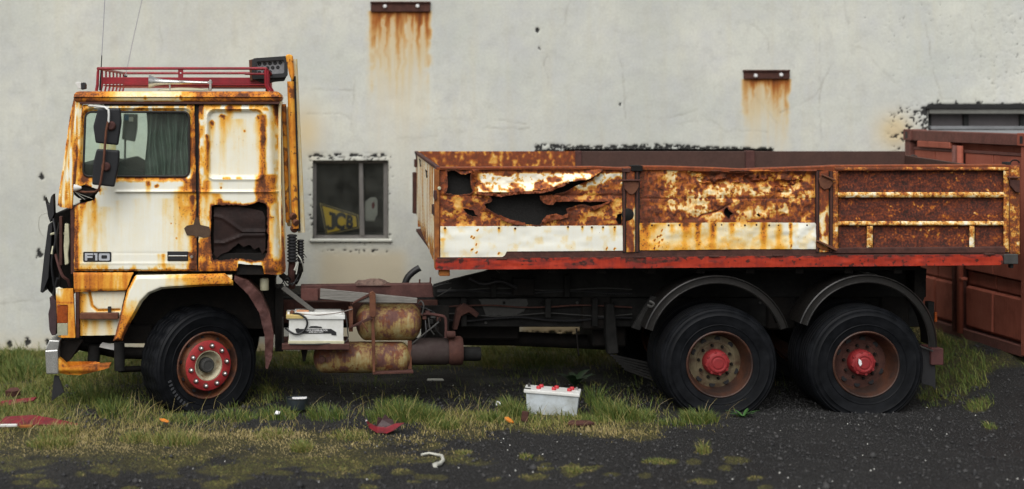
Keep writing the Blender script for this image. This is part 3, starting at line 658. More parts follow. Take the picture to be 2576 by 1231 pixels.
for t in (0, CWID-.17):
    cbox('corner_casting', t, t+.17, CH-.13, CH, -.16, .05, M_CONTD if t == 0 else M_CONT); cbox('casting_hole', t+.06, t+.11, CH-.105, CH-.03, .04, .053, M_INK, 0)
cbox('header_rail', .17, CWID-.17, CH-.13, CH-.01, -.14, .025, M_CONTD); cbox('header_plate', .3, 1.05, CH-.20, CH-.13, -.12, .03, M_CONT)
cbox('door_sill', .13, CWID-.13, -.02, .09, -.14, .02, M_CONTD)
for t0, t1 in ((.15, 1.13), (1.30, 2.45)):
    w = (t1-t0)/2
    for k in range(2):
        a, b = t0+k*w+.006, t0+(k+1)*w-.012
        cbox('door_panel', a, b, .74, CH-.24, -.08, -.012, M_CONT); cbox('door_panel', a, b, .12, .56, -.08, -.012, M_CONT, .02)
        cbox('recessed_band', a, b, .58, .72, -.08, -.05, M_CONT)
    cbox('groove_strip', t0, t1, CH-.235, CH-.205, -.06, -.004, M_CONTD, .002)
cbox('door_gasket', 1.13, 1.22, .09, CH-.21, -.08, -.02, M_CONTD)
for t in (1.17, 1.285):
    v, f = tube_geo([CA+CU*t+CN*.035+Vector((0, 0, z)) for z in (.04, CH-.16)], .028 if t < 1.2 else .034, 10); put('lock_rod', mesh('lock_rod', v, f, M_CONTD if t < 1.2 else M_CONT, True), cont)
for t, z in ((.24, 1.62), (1.3, 1.7), (1.26, .62), (1.26, 1.2)): cbox('hinge_bracket', t, t+.1, z, z+.03, -.01, .06, M_CONT, .004)
# ---------------------------------------------------------------- the truck
T = thing('dump_truck', 'derelict white and rusty orange three-axle tipper truck parked by the wall', 'truck', (4.8, 1.2, 0))
def fine(x, y, seed=0): return fbm(x/5, y/5, seed, 3)-.5
# --- cab side: door, rear panel, windscreen pillar
DOOR = [(208, 263), (489, 263), (493, 480), (495, 683), (186, 683), (188, 520), (196, 513), (222, 508), (238, 503), (240, 492), (252, 478), (236, 473), (212, 465), (196, 470), (190, 462)]
WIN = rr(212, 282, 476, 444, 15); WIN = [(x-(6*(y-282)/162 if x < 300 else 0)+3*(x < 300), y) for x, y in WIN]
def door_depth(x, y):
    d = seg_dist(x, y, WIN); dep = .030*sm(11, 3, d)                                  # pressed window surround
    dep = dep-.016*np.exp(-((y-483)/3)**2)*sm(285, 300, x)+.01*sm(483, 486, y)*sm(285, 300, x)*sm(640, 500, y)                          # swage line
    dep = dep+.006*sm(484, 480, y)*sm(280, 300, x)*0
    dep = dep+.005*np.exp(-((y-637)/1.3)**2)*sm(205, 210, x)-.005*np.exp(-((y-663)/2.5)**2)
    dep = dep+.03*sm(676, 684, y)+.02*sm(262+10, 262, y)+.012*sm(484, 496, x)
    return dep+.02*((x-340)/160)**2*0+(fbm(x/60, y/60, 90, 2)-.5)*.006
def door_rust(x, y):
    d = seg_dist(x, y, WIN); n = fbm(x/14, y/30, 91, 4); s = fbm(x/5, y/120, 92, 3)
    r = mixr(drips(x, y, [(238, 505, 5, 150, .30), (224, 505, 13, 170, .22), (262, 520, 14, 160, .14), (455, 470, 7, 160, .30), (443, 480, 10, 140, .18), (468, 450, 6, 60, .55), (480, 450, 8, 60, .60), (484, 495, 6, 60, .62), (476, 520, 9, 60, .35),
                          (488, 590, 6, 60, .6), (373, 459, 5, 26, .55), (410, 640, 4, 22, .55), (398, 640, 3, 14, .3), (415, 664, 8, 40, .3), (300, 505, 10, 120, .08), (345, 500, 12, 150, .08), (420, 500, 14, 130, .13), (480, 640, 9, 40, .45), (204, 520, 4, 140, .35)]),
             spots(x, y, [(373, 462, 7, 6, .6), (395, 468, 7, 5, .68), (350, 274, 14, 4, .62), (482, 462, 8, 12, .55), (486, 500, 7, 14, .55), (444, 600, 2, 2, .8), (430, 562, 1.8, 1.8, .7), (484, 672, 9, 12, .85), (489, 655, 6, 22, .9), (400, 276, 20, 3, .35), (478, 640, 5, 5, .6), (470, 636, 6, 2.5, .7)]),
             bands(x, y, [(184, 512, 197, 684, 5, .50), (477, 262, 496, 480, 6, .46), (196, 262, 222, 470, 7, .34), (206, 395, 222, 462, 6, .62), (200, 448, 470, 458, 5, .42), (300, 444, 470, 452, 3, .4)]))
    r = mixr(r, .42*sm(9, 2, d)*sm(.42, .6, n), .75*sm(3.5, 0, np.abs(x-494+2*(n-.5)))*sm(.3, .45, n), .8*sm(5, 0, np.abs(y-682))*sm(.45, .62, fbm(x/10, y/4, 94, 3)))
    r = mixr(r, .8*sm(4, 0, seg_dist(x, y, [(188, 520), (196, 513), (222, 508), (238, 503), (240, 492), (252, 478), (236, 473), (212, 465), (196, 470)], False))*sm(.35, .5, n))
    r = mixr(r, .34*sm(24, 2, seg_dist(x, y, DOOR))*sm(.38, .62, n))
    return r*(.55+.9*n)*(.8+.4*s)+.05*s
slab('door_jamb_strip', 484, 262, 512, 684, .086, .12, M_TAR, T, 0)
door = sheet('cab_door', DOOR, [WIN], M_CAB, T, .05, .03, 2.6, door_depth, door_rust, (.8, 0), 11)
door['label'] = 'cream cab door streaked with rust, torn at its front corner'
PAN = [(500, 263), (698, 264), (705, 330), (708, 480), (714, 600), (719, 676), (717, 688), (707, 693), (664, 690), (661, 668), (600, 664), (596, 682), (499, 683)]
HOLE = [(532, 518), (545, 515), (585, 516), (610, 518), (640, 513), (652, 508), (668, 514), (673, 525), (672, 560), (674, 600), (671, 640), (664, 654), (640, 657), (600, 652), (560, 655), (534, 655), (530, 620), (531, 560)]
STAMP = rr(523, 277, 661, 449, 18)
def pan_depth(x, y):
    d = seg_dist(x, y, STAMP); ins = inside(x, y, np.array(STAMP))
    dep = .030*ins*sm(0, 7, d)-.012*np.exp(-((d-3)/3)**2)*(~ins)-.016*np.exp(-((y-483)/3)**2)
    e = sm(40, 0, np.interp(y, [262, 330, 480, 600, 690], [700, 705, 709, 714, 720])-x); dep = dep+.10*e**2.2
    return dep+.02*sm(674, 690, y)+.02*sm(272, 262, y)+(fbm(x/50, y/50, 95, 2)-.5)*.006+.012*sm(506, 499, x)
def pan_rust(x, y):
    d = seg_dist(x, y, STAMP); h = seg_dist(x, y, HOLE); n = fbm(x/14, y/30, 96, 4); s = fbm(x/5, y/120, 97, 3); ins = inside(x, y, np.array(STAMP))
    r = mixr(drips(x, y, [(521, 340, 3.5, 70, .85), (520, 355, 6, 110, .45), (560, 292, 8, 70, .38), (578, 268, 7, 30, .6), (533, 308, 5, 26, .6), (662, 290, 5, 150, .75), (654, 300, 9, 70, .4), (692, 262, 9, 90, .5), (600, 300, 12, 60, .18), (668, 440, 15, 90, .62), (683, 440, 10, 50, .3),
                          (545, 488, 8, 40, .55), (520, 455, 9, 70, .3), (683, 545, 6, 70, .35), (505, 470, 5, 80, .4), (512, 600, 6, 70, .5), (522, 610, 5, 50, .55), (556, 460, 4, 10, .2), (675, 640, 7, 40, .5), (712, 520, 5, 150, .5)]),
             spots(x, y, [(576, 272, 10, 7, .72), (560, 292, 8, 5, .66), (533, 309, 5, 7, .68), (650, 296, 9, 8, .55), (661, 325, 7, 14, .7), (662, 350, 6, 14, .62), (694, 280, 8, 16, .55), (505, 270, 6, 10, .55), (615, 330, 2, 3, .6), (552, 505, 10, 6, .62), (520, 345, 3, 8, .8), (556, 473, 2, 3, .8), (668, 275, 7, 5, .4)]),
             bands(x, y, [(499, 658, 600, 686, 6, .60), (658, 650, 722, 696, 9, .58), (499, 262, 512, 300, 5, .45), (652, 285, 670, 470, 7, .38), (498, 600, 532, 684, 8, .34), (709, 480, 724, 690, 5, .5), (642, 445, 696, 512, 8, .42)]))
    r = mixr(r, .95*sm(6, 1, h)*sm(.25, .42, n+.1), .55*sm(14, 3, h)*sm(.38, .6, n), .4*sm(5, 0, d)*sm(.40, .6, n)*(x > 560), .8*sm(3.5, 0, np.abs(x-500))*sm(.3, .45, n), .8*sm(4, 0, np.abs(y-684))*sm(.42, .6, fbm(x/10, y/4, 98, 3)))
    r = mixr(r, .36*sm(26, 2, seg_dist(x, y, PAN))*sm(.38, .62, n))
    return r*(.55+.9*n)*(.8+.4*s)+.05*s+.03*ins
pan = sheet('cab_side_panel', PAN, [HOLE], M_CAB, T, .05, .02, 2.6, pan_depth, pan_rust, (1.0, 3.2), 13)
pan['label'] = 'cream sleeper side panel with a torn square hole'
PIL = [(180, 244), (206, 259), (204, 300), (197, 400), (189, 462), (184, 480), (181, 525), (138, 520), (144, 470), (157, 380), (170, 290)]
def pil_rust(x, y):
    n = fbm(x/9, y/26, 101, 4); s = fbm(x/4.5, y/140, 102, 3); t = (x-np.interp(y, [244, 525], [180, 138]))/np.interp(y, [244, 525], [26, 43])
    r = .16+.42*sm(.35, .6, s)+.35*sm(.30, .05, t)*sm(.35, .55, n)+.35*sm(.8, 1.0, t)*sm(.4, .6, n)-.22*np.exp(-((t-.62)/.16)**2)*sm(.6, .4, n)+.25*sm(505, 525, y)
    return r*(.6+.75*n)
sheet('windscreen_pillar', PIL, [], M_CAB, T, .055, .05, 2.6, lambda x, y: .16*sm(.45, 0, (x-np.interp(y, [244, 525], [180, 138]))/43)**1.5, pil_rust, (.8, 0), 15)
# roof with rounded edge
def rbox(name, lo, hi, r, cell, mat, parent, rust=None):
    ax = []
    for a, b in zip(lo, hi):
        n = max(2, int((b-a-2*r)/cell)); ax.append(np.concatenate([a+r*np.array([0, .12, .3, .6]), np.linspace(a+r, b-r, n+1), b-r*np.array([.6, .3, .12, 0])]))
    V = []; F = []; base = 0
    for d in range(3):
        u, w = [k for k in range(3) if k != d]
        for side in (0, 1):
            U, Wd = np.meshgrid(ax[u], ax[w]); q = np.zeros(U.shape+(3,)); q[..., u] = U; q[..., w] = Wd; q[..., d] = (lo, hi)[side][d]
            ny, nx = U.shape; i = np.arange(nx*ny).reshape(ny, nx)+base; f = np.stack([i[:-1, :-1], i[:-1, 1:], i[1:, 1:], i[1:, :-1]], -1).reshape(-1, 4)
            if (side == 0) != (d == 1): f = f[:, ::-1]
            V.append(q.reshape(-1, 3)); F.append(f); base += nx*ny
    V = np.concatenate(V); L = np.array(lo)+r; H = np.array(hi)-r; I = np.clip(V, L, H); D = V-I; ln = np.linalg.norm(D, axis=1, keepdims=True); V = I+D/np.maximum(ln, 1e-9)*r
    me = mesh(name, V.tolist(), np.concatenate(F).tolist(), mat, True)
    bm = bmesh.new(); bm.from_mesh(me); bmesh.ops.remove_doubles(bm, verts=bm.verts[:], dist=1e-4); bmesh.ops.recalc_face_normals(bm, faces=bm.faces[:]); bm.to_mesh(me); bm.free(); me.shade_smooth()
    if rust is not None:
        co = np.zeros(len(me.vertices)*3); me.vertices.foreach_get('co', co); co = co.reshape(-1, 3); s = sY(co[:, 1])
        attr(me, 'rust', np.clip(rust(PX+(co[:, 0]-CAMX)*PPM/s, PY+(CAMZ-co[:, 2])*PPM/s), 0, 1))
    return put(name, me, parent)
def roof_rust(x, y):
    n = fbm(x/14, y/7, 105, 4); s = fbm(x/7, y/60, 106, 3)
    r = mixr(.62*sm(310, 240, x+30*(n-.5)), .60*sm(435, 500, x+50*(n-.5)), .16+0*x, spots(x, y, [(365, 248, 5, 5, .6), (455, 247, 6, 5, .72), (443, 246, 5, 3, .6), (610, 241, 30, 7, .72), (560, 246, 20, 6, .3), (694, 247, 9, 8, .75), (192, 244, 9, 9, .3)]), .75*sm(253, 258, y)*sm(.4, .55, n))
    return r*(.62+.7*n)*(.85+.3*s)
rbox('cab_roof', (WX(182), .02, WZ(258)), (WX(708), 2.42, WZ(230)), .055, .011, M_CAB, T, roof_rust)
slab('rain_gutter', 200, 256.5, 703, 262.5, .035, .10, M_RUSTD, T, .003)
slab('door_top_gap', 262, 260, 470, 267, .06, .085, M_TAR, T, 0)
# cab volume
def cabp(name, x0, y0, x1, y1, Y0, Y1, mat, bev=.006): return slab(name, x0, y0, x1, y1, Y0, Y1, mat, T, bev)
box_w('cab_back_wall', (WX(700), .12, WZ(690)), (WX(707), 2.36, WZ(255)), M_CABO, T)
box_w('cab_floor', (WX(190), .10, WZ(672)), (WX(700), 2.36, WZ(640)), M_GREASE, T)
box_w('cab_bulkhead', (WX(196), .12, WZ(660)), (WX(200), 2.36, WZ(505)), M_INT, T)
FARW = [(WX(218), WZ(285)), (WX(476), WZ(285)), (WX(476), WZ(444)), (WX(210), WZ(444))]
def mapfar(x, y, d): return np.stack([CAMX+(x-PX)/PPM, 2.36+d, CAMZ+(PY-y)/PPM], 1)
sheet('far_cab_side', [(186, 250), (705, 250), (715, 690), (186, 690), (186, 520), (150, 515)], [rr(216, 283, 476, 444, 14)], M_CABO, T, 2.36, .03, 12, mapf=mapfar)
slab('window_pane', 206, 278, 480, 448, .082, .087, M_GLASS, door, 0)
def ring_tube(name, ring, Y, r, mat, parent):
    pts = [P(x, y, Y) for x, y in resample(ring, 6)]; pts.append(pts[0]); v, f = tube_geo(pts, r, 6, False); return put(name, mesh(name, v, f, mat, True), parent)
ring_tube('window_seal', WIN, .072, .011, M_SEAL, door)
# curtain: hanging folds
cv = []; cf = []; nx, ny = 70, 12
for j in range(ny+1):
    for i in range(nx+1):
        u = i/nx; x = 367+u*112; y = 276+j/ny*190; p = P(x, y, .26)
        cv.append((p[0]+.012*math.sin(j*.5+u*9), p[1]+.035*math.sin(u*44+.6*math.sin(j*.4))+.02*math.sin(u*17+1), p[2]))
for j in range(ny):
    for i in range(nx): a = j*(nx+1)+i; cf.append((a, a+1, a+nx+2, a+nx+1))
put('curtain', mesh('curtain', cv, cf, M_CURTAIN, True), T)
prism('dashboard', [(195, 412), (260, 416), (300, 408), (330, 426), (350, 432), (380, 436), (380, 500), (195, 500)], .35, 2.1, M_INT, T, .02, 2)
tube('steering_wheel', [P(282+30*math.cos(a)*.5+14*math.sin(a)*0, 408+18*math.sin(a), .75+.22*math.cos(a)) for a in [k*math.pi/12 for k in range(25)]], .014, M_BLACK, T)
slab('seat_back', 400, 330, 470, 640, .5, 1.05, M_INT, T, .03, 2); slab('seat_back', 400, 330, 470, 640, 1.4, 1.95, M_INT, T, .03, 2)
# inner plate behind the torn hole
def inner_depth(x, y):
    d1 = np.minimum(seg_dist(x, y, [(540, 545), (560, 548), (610, 583), (665, 583)], False), seg_dist(x, y, [(540, 612), (562, 612), (612, 592), (665, 592)], False)); return -.014*np.exp(-(d1/4)**2)+.03*sm(560, 520, y)*.5
sheet('inner_plate', [(538, 521), (600, 519), (660, 532), (667, 545), (668, 630), (660, 640), (652, 622), (640, 628), (628, 616), (612, 622), (600, 612), (588, 622), (574, 634), (556, 640), (546, 650), (538, 640)], [], plain('hole_brown', (.024, .011, .009), .65, .35, 7, .4, c2=(.009, .005, .0045), spec=.2), T, .085, .01, 3.5, inner_depth, None, (1.4, 0), 17)
slab('hole_backing', 528, 508, 676, 690, .17, .20, M_GREASE, T, 0); slab('sill_box', 595, 655, 664, 692, .09, .16, M_GREASE, T, .004)
prism('latch_plate', [(463, 575), (470, 568), (487, 565), (492, 546), (499, 548), (504, 566), (526, 571), (530, 583), (527, 596), (512, 599), (498, 594), (494, 601), (489, 593), (470, 592)], .044, .052, plain('brown_grime', (.085, .05, .03), .85, .4, 14, .4), T, 0)
lathe('door_stud', [(0, -.012), (.012, -.01), (.016, 0)], M_RUSTB, T, P(487, 482, .045), 10)
# handle and badge
slab('handle_recess', 421, 633, 473, 657, .040, .06, M_BLACK, door, .004); slab('handle_bar', 423, 643, 471, 646, .028, .046, M_CHROME, door, .003); slab('handle_flap', 423, 647, 471, 655, .032, .05, M_BLACK, door, .004)
lathe('lock_barrel', [(0, -.014), (.010, -.014), (.013, -.008), (.017, 0)], M_CHROME, door, P(482, 647, .045), 14)
prism('badge_plate', rr(209, 634, 280, 659, 3, 3), .042, .056, M_BLACK, door, .002)
def letter(pts, ox): return prism('badge_letter', [(ox+x, y) for x, y in pts], .037, .044, M_BADGE, door, .0015)
letter([(0, 638), (21, 638), (21, 642.5), (6, 642.5), (6, 645), (19.5, 645), (19.5, 649.5), (6, 649.5), (6, 656), (0, 656)], 213.5)
letter([(0, 638), (9, 638), (9, 656), (3.5, 656), (3.5, 642), (0, 642)], 236)
sheet('badge_letter', rr(248.5, 638, 276, 656, 3, 3), [rr(255, 642.5, 269.5, 651.5, 2, 3)], M_BADGE, door, .038, .008, 2.5)
# sill, fender, step box
sheet('sill_panel', [(184, 686), (335, 686), (317, 731), (250, 733), (187, 736)], [], M_AMBER, T, .04, .02, 2.8, lambda x, y: .01*sm(692, 686, y)+.015*sm(726, 735, y), lambda x, y: .53+.3*sm(5, 0, np.abs(y-733))*sm(.4, .6, fbm(x/8, y/4, 110, 3))+.45*(fbm(x/9, y/150, 111, 3)-.5)-.10*sm(250, 280, x)*sm(320, 300, x), (.8, 0), 19)
FEN = [(337, 697), (345, 693.5), (566, 689), (586, 708), (586, 719), (500, 722), (407, 728), (376, 741), (357, 761), (342, 789), (326, 817), (311, 848), (307.5, 859), (284, 859), (290, 839), (307, 774), (320, 730)]
def fen_rust(x, y):
    n = fbm(x/14, y/20, 112, 4); s = fbm(x/7, y/140, 113, 3)
    r = mixr(.48*sm(455, 510, x+40*(s-.5)), .44*sm(740, 815, y+30*(n-.5)), .42*sm(7, 0, np.minimum.reduce([np.abs(y-np.interp(x, [284, 300, 345], [859, 790, 693])), 99+0*x]))*0, .5*sm(9, 0, seg_dist(x, y, FEN[10:]+[FEN[0]], False)), drips(x, y, [(445, 692, 6, 40, .35), (425, 692, 8, 40, .2), (470, 692, 9, 50, .35)]), spots(x, y, [(298, 851, 4, 4, .8), (580, 714, 8, 6, .1)]))
    return (r+.05)*(.62+.75*n)*(1-.45*sm(572, 582, x))
sheet('front_fender', FEN, [], M_CAB, T, .0, .03, 2.6, lambda x, y: -.02+.05*sm(9, 0, seg_dist(x, y, FEN))**2, fen_rust, (.4, 0), 21)
slab('fender_flange', 340, 694, 584, 703, .03, .40, M_CABO, T, .004)
st = group_part('step_box', T, P(255, 843, .06))
sheet('step_back', [(199, 735), (316, 733), (300, 800), (296, 843), (202, 845)], [], M_CAB, st, .10, .02, 3.2, lambda x, y: .03*sm(5, 0, seg_dist(x, y, [(225, 735), (232, 770), (245, 782), (300, 780)], False)), lambda x, y: mixr(.42*sm(5, 0, seg_dist(x, y, [(225, 735), (232, 770), (245, 782), (300, 780)], False)), .35*sm(212, 200, x), drips(x, y, [(215, 806, 5, 30, .35), (240, 806, 8, 30, .25), (275, 806, 6, 30, .3), (210, 740, 7, 50, .35)]))+.10, (.6, 0), 23)
slab('step_tread', 200, 789, 297, 804, .02, .14, M_RUSTB, st, .006); slab('step_clip', 271, 772, 279, 789, .07, .1, M_BLACK, st, .003)
slab('step_side', 190, 735, 199, 850, .06, .30, M_RUSTD, st, .003)
# corner lamp, bumper, front wreckage
cl = group_part('corner_lamp', T, P(165, 850, .0))
sheet('lamp_housing', [(138, 727), (150, 728), (183, 727), (186, 775), (189, 850), (145, 850), (141, 790)], [rr(143, 767, 171, 845, 2, 2)], M_AMBER, cl, .02, .05, 2.6, lambda x, y: .05*sm(16, 0, x-np.interp(y, [727, 850], [138, 145]))**2, lambda x, y: .48-.40*sm(762, 735, y)*sm(168, 148, x)+.3*(fbm(x/9, y/30, 115, 3)-.5)+.2*sm(4, 0, np.abs(y-762)), (.4, 0), 25)  # pale top-left corner is a highlight painted through the rust map
slab('indicator_lens', 143.5, 767.5, 170.5, 813.5, .028, .06, M_ORANGE, cl, .004); slab('clear_lens', 144, 814, 170.5, 845, .028, .06, M_CLEAR, cl, .004)
prism('headlamp_remains', [(124, 748), (132, 747), (142, 758), (144, 800), (141, 843), (131, 845), (127, 838), (124, 830), (122, 800), (121, 790), (126, 770)], .10, .5, plain('purple_grime', (.05, .026, .03), .7, .4, 16, .4), T, .006)
bp = group_part('front_bumper', T, P(130, 942, .1))
prism('bumper_corner', [(113, 882), (146, 880), (147, 942), (116, 942)], .02, .5, M_ALU, bp, .012, 2); prism('bumper_cap', [(124, 856), (150, 857), (147, 880), (113, 881)], .03, .5, M_CHROME, bp, .01, 2)
sheet('bumper_lower', [(143, 900), (150, 903), (174, 926), (220, 921), (277, 917), (274, 926), (240, 936), (199, 946), (170, 945), (149, 941)], [], M_AMBER, bp, .04, .12, 3, lambda x, y: .04*sm(930, 945, y), lambda x, y: .50+.16*sm(190, 230, x)+.3*(fbm(x/12, y/8, 117, 3)-.5)-.2*sm(160, 146, x)+.12*sm(5, 0, np.abs(y-922)), (.5, 0), 27)
prism('bumper_bracket', [(146, 862), (190, 852), (210, 855), (178, 905), (165, 915), (150, 903)], .14, .3, M_GREASE, T, .006)
prism('front_mud_flap', [(136, 945), (147, 946), (161, 987), (129, 1010)], .06, .085, M_BLACK, T, .003)
prism('grille_panel', [(121, 566), (127, 560), (133, 562), (127, 640), (122, 700), (108, 738), (101, 735), (110, 650)], .25, 2.1, M_BLACK, T, .006)
fw = group_part('front_wreckage', T, P(150, 740, .3))
prism('radiator', [(132, 540), (186, 520), (188, 740), (140, 752), (118, 728), (126, 640)], .40, 2.0, M_GREASE, fw, .01)
prism('door_jamb', [(177, 520), (187, 522), (188, 690), (178, 690)], .07, .3, M_RUSTD, fw, .004); prism('foam_strip', [(163, 562), (173, 566), (175, 610), (171, 640), (173, 664), (163, 668), (160, 620)], .12, .2, M_CREAM, fw, .006)
prism('torn_trim', [(112, 497), (118, 512), (124, 516), (128, 495), (134, 488), (136, 540), (126, 560), (121, 545), (118, 526)], .2, .32, M_BLACK, fw, .003); slab('jamb_post', 149, 545, 156, 668, .12, .2, M_RUSTD, fw, .003)
for k, (pts, r, m) in enumerate((([(134, 550, .22), (140, 600, .18), (130, 660, .2), (136, 720, .24)], .012, M_BLACK), ([(150, 560, .2), (142, 610, .16), (152, 670, .18), (148, 725, .2)], .014, M_GREASE), ([(140, 640, .2), (155, 690, .14), (170, 705, .16), (176, 720, .2)], .016, M_RUSTP), ([(128, 590, .25), (150, 585, .2), (172, 592, .2)], .012, M_CREAM),
                                   ([(118, 536, .3), (100, 545, .3), (98, 575, .3), (112, 600, .3), (120, 602, .28)], .004, M_PALE), ([(108, 534, .28), (122, 540, .26)], .004, M_PALE), ([(134, 620, .2), (130, 640, .18)], .012, M_CREAM), ([(145, 700, .15), (135, 740, .2), (133, 765, .2)], .014, M_BLACK))):
    tube('hose', [P(*p) for p in pts], r, m, fw, 6, curve=True)
# marker lamp, horn, antennas, rack
mk = group_part('roof_marker', T, P(202, 226, .2)); prism('marker_body', [(203, 210), (211, 207), (215, 212), (215, 224), (204, 226)], .2, .3, M_BLACK, mk, .005); prism('marker_lens', [(189, 209), (194, 206), (204, 207), (204, 225), (196, 222)], .21, .29, M_WHITEP, mk, .006, 2)
lathe('air_horn', [(.0, .05), (.046, .048), (.058, .02), (.066, 0), (.068, -.004), (.064, 0), (.050, .03), (.036, .07), (.027, .14), (.021, .26), (.017, .40), (.014, .56), (0, .56)], M_ALU, T, P(376, 206, .18), 28, 'X', (0, math.radians(1.2), 0))
slab('horn_bracket', 526, 201, 532, 227, .15, .22, M_ALU, T, .003); slab('horn_bracket', 425, 210, 429, 229, .17, .2, M_ALU, T, .002); slab('horn_coupling', 522, 205, 534, 212, .16, .2, M_ALU, T, .004)
tube('antenna', [P(252, 228, .14), P(253, 200, .14), P(254.5, 172, .14), P(256, 140, .14)], [.012, .009, .006, .005], M_BLACK, T, 6); tube('antenna', [P(256, 140, .14), P(259, 90, .14), P(264, -6, .14)], .004, plain('antenna_grey', (.33, .33, .36), .5, .1), T, 5)
tube('antenna', [P(314, 200, 1.9), P(316, 190, 1.9)], .02, M_BLACK, T, 8); tube('antenna', [P(316, 190, 1.9), P(336, 95, 1.9), P(359, -8, 1.9)], .0045, MATS['antenna_grey'], T, 5)
rk = group_part('roof_rack', T, P(460, 226, 1.1)); ZT, ZB = WZ(172), WZ(229); RX0, RX1 = WX(243), WX(668); YR0, YR1 = .10, 2.2
def bar(pts, r=.014, mat=None, nm='rail'): return tube(nm, pts, r, mat or M_RACK, rk, 8)
bar([(RX0-.018, YR0, ZB), (RX0-.006, YR0, ZB+.06), (RX0, YR0, ZT-.03), (RX0+.01, YR0, ZT), (RX1-.02, YR0, ZT), (RX1+.0, YR0, ZT-.004)]); bar([(RX1, YR0, ZT), (RX1, YR0, ZB+.06), (RX1+.03, YR0+.01, ZB)], .015)
bar([(RX1, YR0, ZT), (RX1+.045, YR0+.08, ZT-.05), (RX1+.045, YR1-.1, ZT-.05), (RX1, YR1, ZT)]); bar([(RX0, YR1, ZT), (RX1, YR1, ZT)]); bar([(RX0, YR0, ZT), (RX0, YR1, ZT)])
for k in range(8): y = YR0+(k)*(YR1-YR0)/7; bar([(RX0, y, ZT), (RX0, y, ZB+.05), (RX0-.012, y, ZB)], .010, nm='slat'); bar([(RX1+.02, y, ZT-.02), (RX1+.02, y, ZB+.05), (RX1+.05, y, ZB)], .010, nm='slat')
for k in range(3): bar([(RX1+.015*k, YR0+.03*k, ZT-.03), (RX1+.015*k, YR0+.03*k, ZB+.07), (RX1+.02*k+.03, YR0+.03*k, ZB)], .009, nm='slat')
prism_w('side_plate', [(RX0+.02, WZ(193)), (RX1-.01, WZ(194)), (RX1-.01, WZ(211)), (RX0+.02, WZ(211))], .30, .315, M_RACK, rk, .003); prism_w('side_plate', [(RX0+.02, WZ(193)), (RX1-.01, WZ(194)), (RX1-.01, WZ(211)), (RX0+.02, WZ(211))], 2.1, 2.115, M_RACK, rk, .003)
for k in range(7): y = .34+k*.27; box_w('floor_slat', (RX0+.02, y, WZ(216)), (RX1-.01, y+.07, WZ(213)), M_RACK, rk, .002)
prism('centre_post', [(448, 172), (461, 172), (461, 203), (448, 203)], .095, .11, M_RACK, rk, .002); lathe('post_hole', [(0, -.002), (.006, -.002), (.007, 0)], M_PRINT, rk, P(454.5, 184, .095), 8)
bar([(WX(615), .16, WZ(185.5)), (RX1, .12, WZ(185.5))], .011); prism_w('under_rail', [(WX(520), WZ(219)), (WX(676), WZ(219)), (WX(676), WZ(223)), (WX(520), WZ(223))], .2, .25, M_RUSTD, rk, .002)
lathe('roof_vent', [(0, .03), (.12, .03), (.26, .015), (.28, 0)], M_CREAM, T, (WX(445), 1.0, WZ(226)), 28, 'Z')
# work lamp
wl = group_part('work_lamp', T, P(680, 195, .3)); ang = math.radians(4)
def lam(name, pts, Y0, Y1, mat, bev): return prism(name, [(680+(x-680)*1.0, y-(x-680)*.07) for x, y in pts], Y0, Y1, mat, wl, bev, 2)
LF = rr(634, 144, 724, 197, 7, 4); sheet('lamp_bezel', [(x, y-(x-680)*.07) for x, y in LF], [[(x, y-(x-680)*.07) for x, y in rr(645, 153, 715, 187, 4, 3)]], M_BLACK, wl, .22, .05, 3)
lam('lamp_body', [(636, 146), (722, 146), (722, 195), (636, 195)], .27, .38, M_BLACK, .01); lam('lamp_reflector', [(644, 152), (716, 152), (716, 188), (644, 188)], .258, .27, plain('reflector_grey', (.22, .22, .23), .4, .3, 40, .1), 0)
for r_, (yy, n_, x0_) in enumerate(((160, 5, 653), (171, 4, 660), (181, 3, 653))):
    for k in range(n_): lathe('led_lens', [(0, -.004), (.012, -.005), (.017, -.002), (.018, .0)], M_INK, wl, P(x0_+k*13, yy-(x0_+k*13-680)*.07, .256), 12)
lam('lamp_shield', [(626, 148), (636, 146), (636, 200), (629, 200)], .24, .40, M_RUSTB, .004); prism('lamp_foot', [(640, 200), (690, 196), (722, 190), (715, 204), (690, 206), (672, 212), (650, 206)], .28, .38, M_BLACK, wl, .006); slab('lamp_bracket', 668, 205, 676, 230, .3, .36, M_CHASSIS, wl, .003)
# intake stack behind the cab
stk = group_part('intake_stack', T, P(745, 583, .3))
def stack(name, top, bot, r, Y, mat, ry=1.0): return tube(name, [P(top[0], top[1], Y), P((top[0]+bot[0])/2, (top[1]+bot[1])/2, Y), P(*bot, Y)], r, mat, stk, 14)
stack('stack_pipe', (731, 205), (743, 575), .034, .24, M_STACK); stack('stack_pipe', (739, 150), (759, 585), .036, .34, M_CABO); stack('stack_spine', (740, 192), (752, 582), .016, .25, M_TAR); stack('stack_pipe', (714, 262), (724, 560), .022, .34, M_STACK)
prism('stack_top', [(718, 140), (726, 136), (737, 140), (741, 190), (736, 205), (728, 190)], .2, .42, M_STACK, stk, .01)
prism('stack_box', [(716, 270), (726, 268), (737, 570), (722, 570)], .40, 1.2, M_CABO, stk, .01)
for (x, y, r, Y) in ((737, 545, .035, .2), (744, 560, .03, .2), (741, 575, .04, .25)): lathe('clamp', [(0, -.02), (r, -.018), (r*1.1, 0), (r, .018), (0, .02)], M_RUSTB, stk, P(x, y, Y), 12, rot=(.4, 0, .6))
